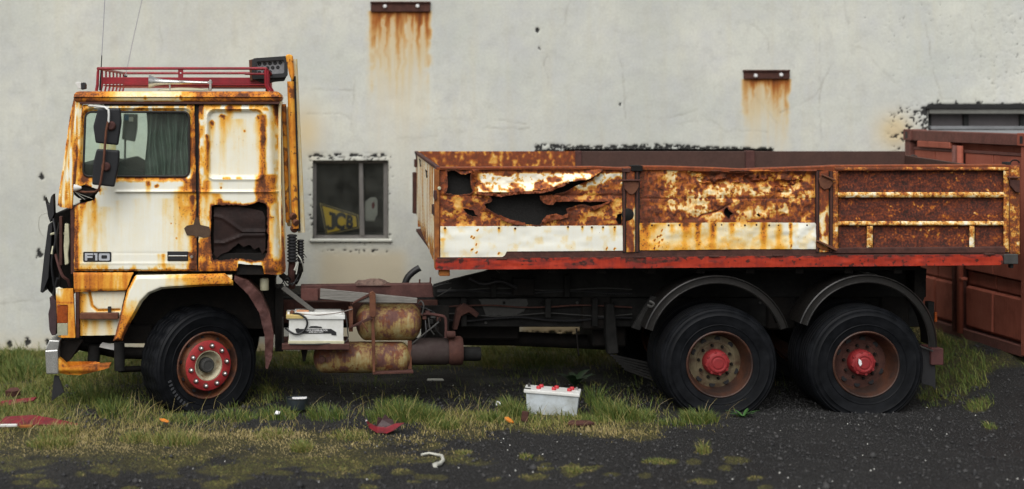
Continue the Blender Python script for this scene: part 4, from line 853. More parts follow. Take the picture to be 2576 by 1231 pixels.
for x, y0, y1, w, Y in ((735, 590, 662, 13, .24), (756, 603, 666, 9.5, .34)):
    prof = []; n = 9
    for k in range(n):
        for dz, rr_ in ((0, .72), (.25, 1.0), (.6, 1.0), (.85, .72)): prof.append((w/PPM*rr_, -(k+dz)/n*(y1-y0)/PPM))
    lathe('bellows', [(0, 0)]+prof+[(0, prof[-1][1])], M_BLACK, stk, P(x, y0, Y), 20, 'Z', split=60)
for pts, r, m in (([(735, 660, .3), (733, 690, .3), (735, 722, .4)], .035, M_RUSTP), ([(756, 664, .36), (752, 690, .36), (742, 712, .4)], .03, M_GREASE), ([(706, 690, .3), (722, 700, .3), (745, 690, .35), (760, 676, .35)], .03, M_GREASE), ([(712, 700, .28), (728, 715, .3), (750, 705, .3)], .006, M_BLACK), ([(700, 726, .3), (722, 700, .25), (735, 718, .28), (752, 690, .3)], .005, M_BLACK),
                  ([(690, 705, .4), (700, 690, .3), (718, 716, .28), (722, 722, .3)], .005, M_BLACK), ([(748, 640, .25), (758, 655, .22), (764, 680, .28), (758, 700, .3)], .005, M_PALE), ([(765, 640, .3), (771, 648, .28)], .004, M_BLACK), ([(740, 680, .2), (750, 660, .22), (745, 690, .22)], .006, M_PALE)): tube('pipe', [P(*p) for p in pts], r, m, stk, 7, curve=True)
# mirrors
def mirror(name, pts, Y, mat, par): return prism(name, pts, Y, Y+.07, mat, par, .018, 3)
M_MIRB = plain('mirror_black', (.010, .011, .014), .42, .3, 12, .1); ma = group_part('mirror_assembly', T, P(265, 480, -.25)); YM = -.22
mirror('mirror_head', [(246, 273), (302, 273), (305, 308), (296, 366), (240, 360), (234, 318)], YM, M_MIRB, ma); mirror('mirror_head', [(243, 375), (300, 379), (299, 413), (287, 471), (231, 465), (234, 410)], YM, M_MIRB, ma)
tube('mirror_arm', [P(223, 266, .06), P(245, 268, -.1), P(264, 270, YM-.04), P(273, 277, YM-.05), P(274, 290, YM-.05), P(273, 308, YM-.05)], .011, M_WHITEP, ma, 8)
tube('mirror_arm', [P(272, 306, YM-.05), P(267, 330, YM-.05), P(261, 407, YM-.05), P(254, 455, YM-.05), P(249, 475, YM-.04), P(240, 483, YM+.02), P(215, 484, -.02), P(186, 480, .06)], .0115, M_RUSTB, ma, 8)
for x, y in ((279, 317), (266, 420)): lathe('mirror_clamp', [(0, -.022), (.03, -.02), (.043, -.008), (.045, .01)], M_RUSTP, ma, P(x, y, YM-.02), 20)
lathe('arm_boot', [(0, 0), (.012, .004), (.03, .05), (.036, .075), (0, .08)], M_WHITEP, ma, P(206, 473, .0), 16, 'X', (0, 0, math.pi)); prism('torn_bracket', [(184, 470), (196, 466), (225, 470), (240, 478), (236, 490), (215, 505), (196, 498), (186, 490)], .075, .13, M_GREASE, T, .004)
for p in ([(188, 482, .05), (205, 496, .03), (214, 502, .04)], [(186, 478, .05), (200, 488, .03), (232, 500, .045)]): tube('frayed_wire', [P(*q) for q in p], .0035, M_PALE, ma, 5, curve=True)
fm = group_part('far_mirror', T, P(326, 420, 2.5)); prism('mirror_head', [(311, 286), (346, 287), (345, 326), (339, 357), (306, 351)], 2.52, 2.58, plain('mirror_grey', (.17, .18, .18), .5, .2, 12, .1), fm, .012, 2); slab('sticker', 313, 289, 324, 303, 2.512, 2.522, plain('blue_sticker', (.05, .16, .30), .5, .1), fm, 0); slab('sticker', 324, 295, 335, 306, 2.513, 2.522, M_PRINT, fm, 0); tube('mirror_arm', [P(315, 352, 2.55), P(314, 420, 2.5)], .012, M_BLACK, fm, 6)
# --- wheels
TR = .557
def tyre_profile(w=.30, tread=True):
    p = [(.312, .035), (.318, .012), (.335, .004), (.36, .003), (.375, -.002), (.38, -.008), (.385, -.003), (.42, -.010), (.46, -.012), (.47, -.016), (.476, -.011), (.50, -.004), (.512, -.006), (.516, .0), (.530, .012), (.536, .010), (.541, .018), (.553, .032), (TR, .046)]
    q = list(p)
    for k in range(4):
        y = .046+(k+.5)*(w-.092)/4
        q += [(TR, y-.012), (TR-.014, y-.008), (TR-.014, y+.008), (TR, y+.012)]
    return q+[(r, w-y) for r, y in reversed(p)]
def make_tyre(name, squash, lugs=False):
    me = lathe_mesh(name, tyre_profile(.37 if lugs else .30), M_TYRE, 96)
    for v in me.vertices:
        x, y, z = v.co; r = math.hypot(x, z)
        if lugs and r > .545 and (int((math.atan2(z, x)/(2*math.pi))*44+100) % 2): v.co.x *= .978; v.co.z *= .978
        if v.co.z < -squash:
            t = (-squash-v.co.z); v.co.z = -squash-t*.08
            if y < .05: v.co.y -= t*.45
            elif y > (.32 if lugs else .25): v.co.y += t*.45
        elif v.co.z < -squash+.10 and r > .4 and y < .05: v.co.y -= .012*(1-(v.co.z+squash)/.10)
    return me
def wheel_rear(name, x, y, Y, hubs=(0, 0), hubmat=M_HUBRED, cream=True, label=None):
    c = Vector((WX(x, Y), Y, .458)); w = group_part(name, T, tuple(c))
    if label: w['label'] = label
    esplit(put('tyre', make_tyre('tyre', .476), w, c), 30)
    lathe('rim', [(.322, .03), (.320, .004), (.312, -.004), (.303, .0), (.298, .02), (.285, .045), (.282, .09), (.272, .12), (.262, .165), (.25, .185)], M_RIMREAR, w, c, 64)
    lathe('wheel_disc', [(.252, .183), (.235, .180), (.21, .165), (.185, .165), (.178, .17), (.12, .17), (.11, .18)], M_RIMCREAM if cream else M_RUSTD, w, c, 48)
    for k in range(10):
        a = k*math.pi/5+.2; (k % 5 and lathe('hand_hole', [(0, -.004), (.027, -.004), (.031, .004)], M_INK, w, c+Vector((.218*math.cos(a), .170, .218*math.sin(a))), 12))
        lathe('wheel_nut', [(0, -.032), (.011, -.032), (.013, -.028), (.015, 0)], M_GREASE, w, c+Vector((.160*math.cos(a+.3), .168, .160*math.sin(a+.3))), 6)
    lathe('hub', [(.125, .175), (.122, .10), (.115, .085), (.108, .07), (.095, .064), (.085, .052), (.072, .05), (.066, .056), (.055, .056), (.048, .05), (0, .048)], hubmat, w, c, 40)
    for k in range(8):
        a = k*math.pi/4+.2; lathe('hub_bolt', [(0, -.012), (.013, -.011), (.017, 0), (.017, .02)], hubmat, w, c+Vector((.104*math.cos(a), .074, .104*math.sin(a))), 10)
    return w
wr1 = wheel_rear('wheel', 1811, 912, .03, label='middle axle wheel with a domed red hub'); wr2 = wheel_rear('wheel', 2180, 912, .03, cream=False, label='rear axle wheel with a chipped pink-red hub')
prism_w('paint_chip', [(WX(2168), WZ(906)), (WX(2174), WZ(911)), (WX(2176), WZ(920)), (WX(2171), WZ(925)), (WX(2167), WZ(917))], .072, .0775, M_PRINT, wr2, 0)
for x in (1811, 2180):                                                # inner duals and the far pair, only their outlines show
    for Y in (.36, 1.86, 2.18):
        g = group_part('wheel', T, (WX(x, .03), Y, .458)); esplit(put('tyre', make_tyre('tyre', .476), g, g.location), 30); lathe('rim', [(.32, .02), (.30, .0), (.28, .1), (.1, .14), (0, .14)], M_RIMRUST, g, g.location, 24)
# front wheel, steered towards the yard
fwc = Vector((WX(521, .12), .20, .422)); RS = math.radians(30); fwl = group_part('wheel', T, tuple(fwc)); fwl['label'] = 'front wheel with a red nut ring, turned outwards'
RM = Matrix.Rotation(RS, 4, 'Z'); rot = (0, 0, RS)
def onw(p): return fwc+RM @ Vector(p)
esplit(put('tyre', make_tyre('front_tyre', .440, True), fwl, onw((0, 0, 0)), rot), 30)
lathe('rim', [(.324, .03), (.326, .0), (.318, -.006), (.308, -.002), (.300, .02), (.293, .05), (.288, .058), (.272, .05), (.262, .03), (.250, .0), (.242, -.014)], M_RIMRUST, fwl, onw((0, 0, 0)), 64, rot=rot)
lathe('nut_ring', [(.243, -.012), (.240, -.022), (.234, -.026), (.165, -.026), (.150, -.026), (.146, -.020)], M_RINGRED, fwl, onw((0, 0, 0)), 64, rot=rot)
lathe('hub_bowl', [(.148, -.022), (.138, -.024), (.130, -.016), (.115, .02), (.095, .045), (.06, .05)], M_HUBCREAM, fwl, onw((0, 0, 0)), 40, rot=rot)
lathe('hub_cap', [(.075, .05), (.072, .0), (.066, -.014), (.05, -.018), (.046, -.012), (0, -.012)], M_CHASSIS2, fwl, onw((0, 0, 0)), 16, rot=rot)
nut = lathe_mesh('wheel_nut', [(0, -.034), (.010, -.033), (.017, -.026), (.019, -.018), (.019, 0)], M_ALU, 16); well = lathe_mesh('nut_washer', [(0, -.003), (.026, -.002), (.028, .0)], M_RUSTD, 16)
for k in range(10):
    a = k*math.pi/5+.14; p = (.194*math.cos(a), -.026, .194*math.sin(a)); put('wheel_nut', nut, fwl, onw(p), rot); put('nut_washer', well, fwl, onw(p), rot)
    a += .31; lathe('hand_hole', [(0, -.004), (.017, -.004), (.02, .004)], M_INK, fwl, onw((.266*math.cos(a), .034, .266*math.sin(a))), 12, rot=rot)
txt = text_mesh('UNDERTREAD', M_TYRE, .032, .0) if False else None
for k in range(9):                                                    # raised sidewall characters, worn past reading
    a = math.radians(196+k*5.2); q0 = .425; s = .017; pts = [onw((q0*math.cos(a)+dx, -.0125, q0*math.sin(a)+dz)) for dx, dz in ()]
    bm = bmesh.new(); bmesh.ops.create_cube(bm, size=1); bmesh.ops.scale(bm, vec=(.036, .006, .017), verts=bm.verts)
    o = bm_obj('sidewall_mark', bm, MATS.get('tyre_mark') or plain('tyre_mark', (.05, .052, .058), .6, .3), fwl); o.location = onw((q0*math.cos(a), -.012, q0*math.sin(a))); o.rotation_euler = (0, -a, RS)
g = group_part('wheel', T, (WX(519, .12), 2.1, .422)); put('tyre', make_tyre('tyre', .476), g, (WX(519, .12), 2.0, .422), rot); lathe('rim', [(.32, .02), (.30, .0), (.28, .1), (.1, .14), (0, .14)], M_RIMRUST, g, (WX(519, .12), 2.0, .422), 24, rot=rot)
# --- mudguards
def arc_guard(name, cx, cy, Ro, Ri, a0, a1, Y0, Y1, mat):
    v = []; f = []; n = 40; prof = [(Ri, Y0+.012), (Ri-.004, Y0-.004), (Ri+.006, Y0-.012), (Ri+.014, Y0-.002), ((Ri+Ro)/2, Y0-.0), (Ro-.014, Y0-.002), (Ro-.006, Y0-.014), (Ro+.004, Y0-.004), (Ro+.002, Y0+.02), (Ro, Y1), (Ro-.01, Y1), (Ro-.012, Y0+.03)]
    m = len(prof); X0, Z0 = WX(cx, Y0), WZ(cy, Y0)
    for i in range(n+1):
        a = math.radians(a0+(a1-a0)*i/n)
        for r, y in prof: v.append((X0+r*math.cos(a), y, Z0+r*math.sin(a)))
    for i in range(n):
        for k in range(m): f.append((i*m+k, i*m+(k+1) % m, (i+1)*m+(k+1) % m, (i+1)*m+k))
    f += [tuple(range(m)), tuple(n*m+k for k in range(m-1, -1, -1))]
    me = mesh(name, v, f, mat, True); bm = bmesh.new(); bm.from_mesh(me); bmesh.ops.recalc_face_normals(bm, faces=bm.faces[:]); bm.to_mesh(me); bm.free(); me.shade_smooth(); return esplit(put(name, me, T), 45)
arc_guard('rear_mudguard', 1803, 882, .712, .637, 163, 18, .0, .34, M_RUBBERP); arc_guard('rear_mudguard', 2180, 868, .668, .592, 162, -2, .0, .34, M_RUBBERP)
prism('guard_stay', [(1590, 826), (1640, 745), (1652, 748), (1610, 832)], .2, .26, M_CHASSIS, T, .004); tube('guard_clip', [P(1630, 768, .12), P(1640, 772, .08), P(1645, 764, .06), P(1634, 758, .08)], .012, M_CHASSIS2, T, 6, curve=True)
FG = [(591, 694), (625, 708), (656, 742), (678, 789), (689, 845), (684, 901), (673, 929), (668, 926), (666, 845), (653, 789), (625, 742), (588, 706)]
sheet('front_mudguard', FG, [], M_RUSTP, T, .06, .015, 3, lambda x, y: (fbm(x/26, y/26, 121, 3)-.5)*.05, None, (.25, 0), 29); FO = [(591, 694), (625, 708), (656, 742), (678, 789), (689, 845), (684, 901)]
v = []; f = []
for i, (x, y) in enumerate(FO): v += [P(x-2, y+2, .07), (WX(x-2), .42, WZ(y+2))]
for i in range(len(FO)-1): f.append((2*i, 2*i+1, 2*i+3, 2*i+2))
put('mudguard_shell', mesh('mudguard_shell', v, f, M_RUSTD, True), T).modifiers.new('t', 'SOLIDIFY').thickness = .006
lathe('fluid_reservoir', [(0, 0), (.04, 0), (.043, .01), (.043, .1), (.036, .115), (.02, .12), (0, .12)], M_CREAM, T, P(665, 730, .25), 20, 'Z')
tube('step_post', [P(300, 862, .14), P(301, 932, .14)], .052, M_CHASSIS, T, 14); tube('steering_arm', [P(300, 930, .2), P(350, 928, .35), P(400, 930, .5)], .03, M_GREASE, T, 8); tube('shock_absorber', [P(238, 868, .3), P(234, 925, .3)], .06, M_CHASSIS, T, 12); tube('axle_link', [P(180, 862, .5), P(300, 888, .5), P(420, 890, .5)], .06, M_GREASE, T, 8); prism('cut_metal', [(252, 868), (258, 862), (290, 868), (290, 882), (250, 874)], .25, .27, M_WHITEP, T, 0)
# --- chassis
def cb(name, x0, y0, x1, y1, Y0, Y1, mat, bev=.006): return slab(name, x0, y0, x1, y1, Y0, Y1, mat, T, bev)
ZC0, ZC1 = WZ(823, .75), WZ(749, .75)
for Y in (.75, 1.62): box_w('chassis_rail', (WX(600, .75), Y, ZC0), (WX(2316, .75), Y+.09, ZC1), M_CHASSIS, T, .008)
box_w('chassis_web', (WX(700, .75), .72, ZC0+.04), (WX(1100, .75), .745, ZC1-.02), M_RUSTD, T, .003)
sheet('scraped_patch', [(1203, 752), (1325, 753), (1328, 765), (1318, 784), (1290, 796), (1270, 793), (1222, 794), (1216, 776)], [], M_CHASSIS2, T, .742, .004, 5, None, None, (3, 0), 31)
for x in (640, 1000, 1400, 1700, 2000, 2300): box_w('cross_member', (WX(x, .75), .84, ZC0+.02), (WX(x, .75)+.1, 1.62, ZC1-.02), M_GREASE, T)
for Y in (.70, 1.66): prism('bed_subframe', [(1092, 718), (1140, 704), (1222, 684), (1232, 680), (2330, 676), (2330, 748), (1092, 748)], Y, Y+.1, M_CHASSIS, T, .006)
box_w('bed_cross_floor', (WX(1240), .12, WZ(684)), (WX(2330), 2.3, WZ(668)), M_GREASE, T)
for k in range(9): box_w('bed_bearer', (WX(1260+k*125), .10, WZ(692)), (WX(1260+k*125)+.08, 2.3, WZ(670)), M_GREASE, T, .004)
for x in (1500, 1790, 1990, 2170, 2290): box_w('axle_box', (WX(x), .72, WZ(860)), (WX(x)+.30, 1.7, WZ(720)), M_GREASE, T, .02)
box_w('rear_axle', (WX(1750), .4, .40), (WX(1850), 2.1, .58), M_GREASE, T, .04); box_w('rear_axle', (WX(2120), .4, .40), (WX(2220), 2.1, .58), M_GREASE, T, .04); box_w('front_axle', (WX(480), .4, .38), (WX(560), 2.1, .52), M_GREASE, T, .03)
box_w('air_reservoir', (WX(1090, 1.2), 1.0, WZ(856, 1.0)), (WX(1300, 1.2), 1.5, WZ(800, 1.0)), M_GREASE, T, .02); box_w('transfer_box', (WX(1476, 1.2), .9, WZ(870, 1.0)), (WX(1560, 1.2), 1.6, WZ(800, 1.0)), M_GREASE, T, .02); tube('drive_shaft', [P(1100, 850, 1.2), P(1290, 852, 1.2), P(1560, 864, 1.2)], .075, M_GREASE, T, 14); tube('brake_line', [P(1450, 826, .8), P(1452, 860, .78), P(1456, 895, .78)], .008, M_GREASE, T, 6)
prism('spring_hanger', [(1525, 765), (1545, 766), (1549, 800), (1557, 890), (1530, 893), (1524, 840)], .60, .72, M_CHASSIS, T, .01)
for k in range(6):
    x0 = 1535+k*7; tube('spring_leaf', [P(x0, 893+k*7, .62), P(1650, 918+k*8, .62), P(1780, 930+k*8, .62)], .014, M_CHASSIS, T, 4)
box_w('engine', (WX(215), .75, WZ(880)), (WX(690), 1.75, WZ(690)), M_GREASE, T, .03); box_w('wheel_house', (WX(310), .55, WZ(850)), (WX(690), .62, WZ(694)), M_GREASE, T); box_w('sump_guard', (WX(192), .45, WZ(884)), (WX(372), .55, WZ(838)), M_GREASE, T, .01); box_w('front_panel_inner', (WX(186), .55, WZ(870)), (WX(320), .7, WZ(735)), M_GREASE, T)
box_w('gearbox', (WX(700), .85, WZ(860)), (WX(900), 1.6, WZ(770)), M_GREASE, T, .03); box_w('front_cross_beam', (WX(150), .2, WZ(900)), (WX(185), 2.3, WZ(860)), M_GREASE, T, .01)
box_w('side_member', (WX(690), .45, WZ(905)), (WX(712), .8, WZ(740)), M_GREASE, T)
for k in range(26): lathe('frame_bolt', [(0, -.014), (.013, -.013), (.016, 0)], M_CHASSIS2 if k % 5 == 2 else M_CHASSIS, T, P(1130+k*46, 762 if k % 2 else 812, .742), 8)
for k, (y, dy, m, r) in enumerate(((803, 5, M_BLACK, .010), (792, -4, M_CHASSIS2, .006), (771, 3, M_RUSTD, .008), (735, 4, M_BLACK, .012), (728, -3, M_CHASSIS2, .006))):
    tube('air_line', [P(1100+j*70, y+dy*math.sin(j*1.7+k), .70) for j in range(8)], r, m, T, 6, curve=True)
for x, y0, y1 in ((1235, 700, 748), (1330, 695, 748), (1420, 692, 748), (1372, 752, 800), (1490, 752, 822), (1160, 752, 822)): slab('frame_gusset', x, y0, x+14, y1, .66, .75, M_CHASSIS, T, .004)
slab('tipper_ram_mount', 1290, 700, 1345, 745, .62, .7, M_GREASE, T, .01); tube('hydraulic_hose', [P(1180, 700, .6), P(1215, 715, .55), P(1260, 708, .56), P(1300, 725, .6)], .016, M_BLACK, T, 8, curve=True)
# rusty platform beam, diagonal stay
prism('platform_beam', [(757, 719), (1088, 715), (1091, 749), (757, 752)], .30, .44, M_RUSTP, T, .006); 
slab('beam_end_box', 757, 727, 800, 757, .27, .31, plain('red_rust', (.10, .035, .028), .8, .4, 10, .4), T, .004); slab('lower_beam', 770, 760, 880, 783, .5, .6, M_RUSTD, T, .006)
for x in (800, 811, 822, 1056): lathe('beam_bolt', [(0, .012), (.012, .012), (.014, 0)], M_RUSTD, T, (WX(x, .34), .34, WZ(719, .34)), 8, 'Z')
for x, y1 in ((1055, 703), (1082, 698)): tube('beam_pin', [P(x, 718, .36), P(x+1, y1, .36)], .008, M_RUSTD, T, 6)
prism('diagonal_stay', [(707, 728), (716, 720), (792, 780), (786, 788)], .2, .25, plain('dull_grey_metal', (.10, .095, .085), .75, .3, 12, .4), T, .004)
tube('exhaust_stub', [P(1018, 716, 1.3), P(1026, 698, 1.3), P(1040, 684, 1.3), P(1056, 674, 1.3)], .035, M_BLACK, T, 12, curve=True)
for pts in ([(1092, 722, .4), (1110, 716, .36), (1135, 712, .4)], [(1100, 746, .4), (1120, 735, .38), (1135, 724, .42)], [(1120, 712, .42), (1124, 706, .4), (1128, 712, .4)]): tube('loose_wire', [P(*q) for q in pts], .005, M_CHASSIS2, T, 5, curve=True)
# tanks with their strap
def tank(name, x0, x1, y0, y1, Y, mat):
    X0, X1 = WX(x0, Y), WX(x1, Y); r = (WZ(y0, Y)-WZ(y1, Y))/2; zc = (WZ(y0, Y)+WZ(y1, Y))/2; L = X1-X0; d = .09
    prof = [(0, 0), (r*.35, .006), (r*.65, .024), (r*.85, .050), (r*.96, .075), (r*.99, d), (r, d+.02)]; mid = [(r*(1.012 if k % 6 == 0 else 1), d+.02+(L-2*d-.04)*k/12) for k in range(1, 12)]
    return lathe(name, prof+mid+[(a, L-b) for a, b in reversed(prof)], mat, T, (X0, Y, zc), 40, 'X', split=50)
tank('air_tank', 895, 1060, 763, 856, .38, M_TANK)['label'] = 'upper yellowed cylinder with peeling rust'; tank('air_tank', 788, 1034, 860, 938, .36, M_TANK)['label'] = 'lower longer cylinder streaked with rust'
prism('tank_strap', [(930, 737), (938, 733), (945, 740), (946, 795), (940, 800), (930, 796)], .14, .18, M_RUSTB, T, .004); prism('tank_strap', [(934, 795), (941, 797), (944, 858), (944, 938), (938, 938), (935, 862)], .155, .18, M_RUSTB, T, .003)
prism('strap_brace', [(879, 828), (882, 822), (932, 797), (938, 803)], .13, .16, M_RUSTD, T, .003); prism('strap_brace', [(886, 766), (892, 758), (930, 738), (934, 744)], .2, .24, M_RUSTD, T, .003); tube('strap_rod', [P(911, 812, .13), P(926, 836, .14)], .008, M_RUSTB, T, 6)
slab('tank_bracket', 878, 775, 888, 835, .16, .3, M_RUSTB, T, .004); prism('tank_shelf', [(938, 938), (1040, 934), (1040, 940), (938, 943)], .16, .5, M_RUSTD, T, .003); slab('tank_shelf_leg', 1026, 858, 1036, 938, .28, .31, M_RUSTB, T, .003)
# battery tray
slab('battery_tray', 709, 866, 880, 881, .05, .52, M_RUSTD, T, .006); prism('tray_foot', [(757, 881), (774, 881), (768, 910), (762, 910)], .25, .35, M_GREASE, T, .004); slab('tray_side', 709, 800, 714, 866, .12, .2, M_GREASE, T, .003)
lathe('fuel_cap', [(0, -.02), (.03, -.02), (.034, 0)], M_RUSTD, T, P(810, 904, .175), 14)
# silencer
def drum(name, x0, x1, y0, y1, Y, mat, d=.02):
    X0, X1 = WX(x0, Y), WX(x1, Y); r = (WZ(y0, Y)-WZ(y1, Y))/2; zc = (WZ(y0, Y)+WZ(y1, Y))/2; L = X1-X0
    return lathe(name, [(0, 0), (r*.9, 0), (r, d), (r, L-d), (r*.9, L), (0, L)], mat, T, (X0, Y, zc), 32, 'X', split=40)
M_SIL = plain('silencer_steel', (.048, .037, .033), .75, .4, 6, .4, c2=(.03, .018, .017), spec=.25); drum('silencer', 1030, 1128, 850, 918, .40, M_SIL); drum('silencer_band', 1127, 1163, 846, 919, .40, M_RUSTD); drum('exhaust_pipe', 1160, 1209, 873, 908, .40, M_CHASSIS); drum('silencer_cap', 1124, 1145, 833, 851, .3, M_RUSTD, .006)
vc = group_part('valve_cluster', T, P(1090, 850, .3))
for pts, r, m in (([(1058, 792, .3), (1075, 790, .3), (1100, 793, .3), (1118, 798, .3), (1122, 815, .3), (1121, 850, .3)], .014, M_RUSTP), ([(1052, 765, .3), (1060, 758, .28), (1066, 770, .26), (1062, 790, .28)], .008, M_CHASSIS2), ([(1036, 866, .3), (1060, 846, .26), (1085, 826, .26), (1104, 810, .28)], .008, M_CHASSIS2), ([(1078, 800, .26), (1082, 826, .26), (1092, 842, .28)], .007, M_CHASSIS2), ([(1070, 806, .3), (1072, 836, .26), (1066, 850, .28)], .007, M_BLACK),
                  ([(1106, 800, .3), (1096, 826, .26), (1112, 846, .28)], .008, M_CHASSIS), ([(1053, 770, .36), (1080, 780, .3), (1092, 786, .3)], .006, M_BLACK), ([(1070, 770, .4), (1090, 800, .32), (1110, 815, .34)], .01, M_GREASE)): tube('pipe', [P(*q) for q in pts], r, m, vc, 7, curve=True)
for x, y, s, m in ((1076, 788, 11, M_RUSTP), (1090, 795, 13, M_CHASSIS2), (1068, 800, 10, M_RUSTD), (1084, 810, 12, M_CHASSIS), (1104, 804, 10, M_RUSTD), (1075, 822, 12, M_GREASE), (1098, 830, 14, M_GREASE)): slab('valve_body', x-s/2, y-s/2, x+s/2, y+s/2, .3, .36, m, vc, .006)
slab('valve_back_plate', 1060, 770, 1130, 855, .45, .5, M_GREASE, vc, .004); prism('frame_bracket', [(1150, 778), (1168, 764), (1188, 775), (1206, 790), (1198, 800), (1180, 786), (1160, 796), (1150, 830), (1140, 830)], .60, .72, M_RUSTD, T, .004)
# tail end
slab('tail_block', 2343, 877, 2374, 919, .10, .35, plain('red_brown_block', (.085, .026, .024), .7, .4, 12, .3), T, .006); box_w('tail_bar', (WX(2300), .25, WZ(905)), (WX(2350), 2.2, WZ(885)), M_GREASE, T); prism('rear_mud_flap', [(2315, 872), (2352, 878), (2354, 982), (2345, 972), (2318, 965)], .14, .155, M_BLACK, T, .002); tube('flap_edge', [P(2312, 870, .12), P(2347, 884, .1)], .008, M_CHASSIS2, T, 6)
slab('tail_lamp', 2352, 786, 2358, 811, .4, .46, M_ORANGE, T, .004); slab('lamp_bracket', 2335, 760, 2351, 815, .42, .5, M_CHASSIS, T, .004); prism('chassis_end', [(2300, 676), (2332, 676), (2330, 705), (2318, 712), (2330, 740), (2320, 765), (2300, 760)], .5, .9, M_GREASE, T, .006)
# ---------------------------------------------------------------- tipper bed
B = group_part('tipper_bed', T, P(1830, 677, 1.2)); TILT = .0275
def bz(o):                                                           # the body leans: its far side stands a little higher
    for v in o.data.vertices: v.co.z += TILT*v.co.y
    return o
def top1(x): return np.interp(x, [1095, 1300, 1500, 1570, 1610, 1680, 1800, 1870, 1950, 2050, 2100, 2560], [423, 422, 421, 424, 419, 420, 424, 427, 424, 421, 418, 416])
def bot(x): return np.interp(x, [1095, 2560], [650, 639])
P1 = [(1104, 424), (1300, 423), (1500, 422), (1568, 425), (1568, 650), (1104, 652)]
c5 = lambda L: [(.2802*x+1022.2, .2802*y+357.8) for x, y in L]
HA = c5([(362, 262), (430, 252), (480, 285), (545, 285), (582, 270), (575, 330), (578, 405), (600, 440), (570, 468), (480, 476), (400, 470), (350, 465), (372, 400), (368, 330)])
HB = c5([(640, 462), (760, 488), (768, 535), (702, 556), (706, 592), (770, 622), (840, 664), (900, 702), (990, 716), (1060, 742), (1200, 744), (1222, 700), (1262, 660), (1330, 650), (1385, 664), (1448, 640), (1434, 600), (1520, 574), (1600, 560), (1655, 580), (1672, 604), (1740, 566), (1815, 530), (1700, 536), (1560, 532), (1335, 532), (1310, 556), (1250, 556), (1195, 508), (1206, 480), (1330, 474), (1450, 436), (1500, 402), (1640, 348), (1758, 268), (1735, 268), (1625, 330), (1450, 352), (1290, 412), (1195, 440), (1100, 452), (1000, 446), (900, 462), (830, 476), (720, 466)])
HC = c5([(512, 596), (560, 604), (606, 612), (612, 640), (645, 668), (600, 672), (545, 645)]); HD = c5([(1890, 650), (1930, 640), (1934, 735), (1900, 738), (1884, 700)])
def p1_depth(x, y):
    e = np.minimum(seg_dist(x, y, HB), seg_dist(x, y, HA)); up = inside(x, y, np.array(c5([(590, 250), (1760, 250), (1620, 345), (1290, 420), (1000, 450), (640, 455)])))
    n = fbm(x/22, y/18, 131, 3)-.5
    return n*.028-.055*up*sm(26, 2, e)-.018*sm(10, 0, e)+.012*np.exp(-((y-492)/3)**2)-.02*sm(430, 424, y)
def p1_rust(x, y):
    n = fbm(x/24, y/18, 132, 5); m = fbm(x/8, y/7, 133, 4); s = fbm(x/5, y/34, 134, 3); e = np.minimum(seg_dist(x, y, HB), seg_dist(x, y, HA))
    up = sm(500, 470, y+.07*(x-1200)*(x > 1200)*.6)
    upr = .54-.66*sm(.38, .58, fbm(x/34, y/24, 135, 3))*sm(1150, 1190, x)*sm(432, 440, y)+.40*sm(.54, .66, m)+.2*(s-.5)
    low = .47-.22*sm(.42, .66, n)+.36*sm(.54, .66, m)+.22*sm(.5, .3, n)
    r = upr*up+low*(1-up)
    return mixr(np.clip(r, 0, 1), .55*sm(7, 0, e)*sm(.3, .5, m), .45*sm(1118, 1104, x), .6*sm(431, 424, y)*sm(.35, .5, m))
sheet('side_skin', P1, [HA, HB, HC, HD], M_BED, B, .0, .01, 2.6, p1_depth, p1_rust, (.6, 2.2), 33)['label'] = 'front side panel torn open by rust'
P2 = [(1609, 421), (1680, 421), (1800, 425), (1870, 428), (1950, 425), (2052, 422), (2052, 648), (1609, 650)]
c6 = lambda L: [(.2802*x+1533.4, .2802*y+357.8) for x, y in L]
H2 = c6([(1030, 600), (1055, 580), (1068, 610), (1112, 645), (1090, 660), (1074, 692), (1045, 662), (1028, 640)]); H3 = c6([(1318, 648), (1340, 640), (1356, 668), (1342, 676)])
def p2_depth(x, y):
    n = fbm(x/24, y/16, 141, 3)-.5; d = seg_dist(x, y, c6([(760, 280), (900, 360), (1060, 340), (1350, 340), (1560, 400), (1700, 350)]), False); t = seg_dist(x, y, c6([(790, 690), (830, 655), (960, 625), (1080, 560)]), False)
    return n*.032+.05*sm(26, 0, d)*sm(.3, .6, fbm(x/20, y/10, 142, 3))-.03*np.exp(-((y-430)/5)**2)*sm(1680, 1760, x)+.014*np.exp(-(t/2)**2)+.006*np.exp(-((y-500)/2)**2)
def p2_rust(x, y):
    n = fbm(x/26, y/18, 143, 5); m = fbm(x/7, y/9, 144, 4); s = fbm(x/4, y/30, 145, 3); t = seg_dist(x, y, c6([(790, 690), (830, 655), (960, 625), (1080, 560)]), False)
    r = .49-.36*sm(.40, .62, n)*sm(1640, 1690, x)+.34*sm(.52, .64, m)+.24*(s-.5)+.30*sm(450, 428, y)*sm(1760, 1800, x)+.16*np.exp(-((y-455)/12)**2)*sm(1780, 1840, x)+.2*sm(1640, 1612, x)+.14*sm(2010, 2050, x)+.14*sm(535, 558, y)
    return mixr(np.clip(r, 0, 1), .8*np.exp(-(t/1.8)**2), .5*sm(5, 0, np.abs(y-501))*sm(.45, .6, m), .6*sm(5, 0, seg_dist(x, y, H2)))
sheet('side_skin', P2, [H2, H3], M_BED, B, .0, .01, 2.6, p2_depth, p2_rust, (.6, .8), 35)['label'] = 'middle side panel crumpled along its top'
bz(box_w('inner_skin', (WX(1106), .085, WZ(650)), (WX(2536), .10, WZ(426)), plain('inner_skin_dark', (.010, .009, .008), .85, .4, 12, .4), B, 0))
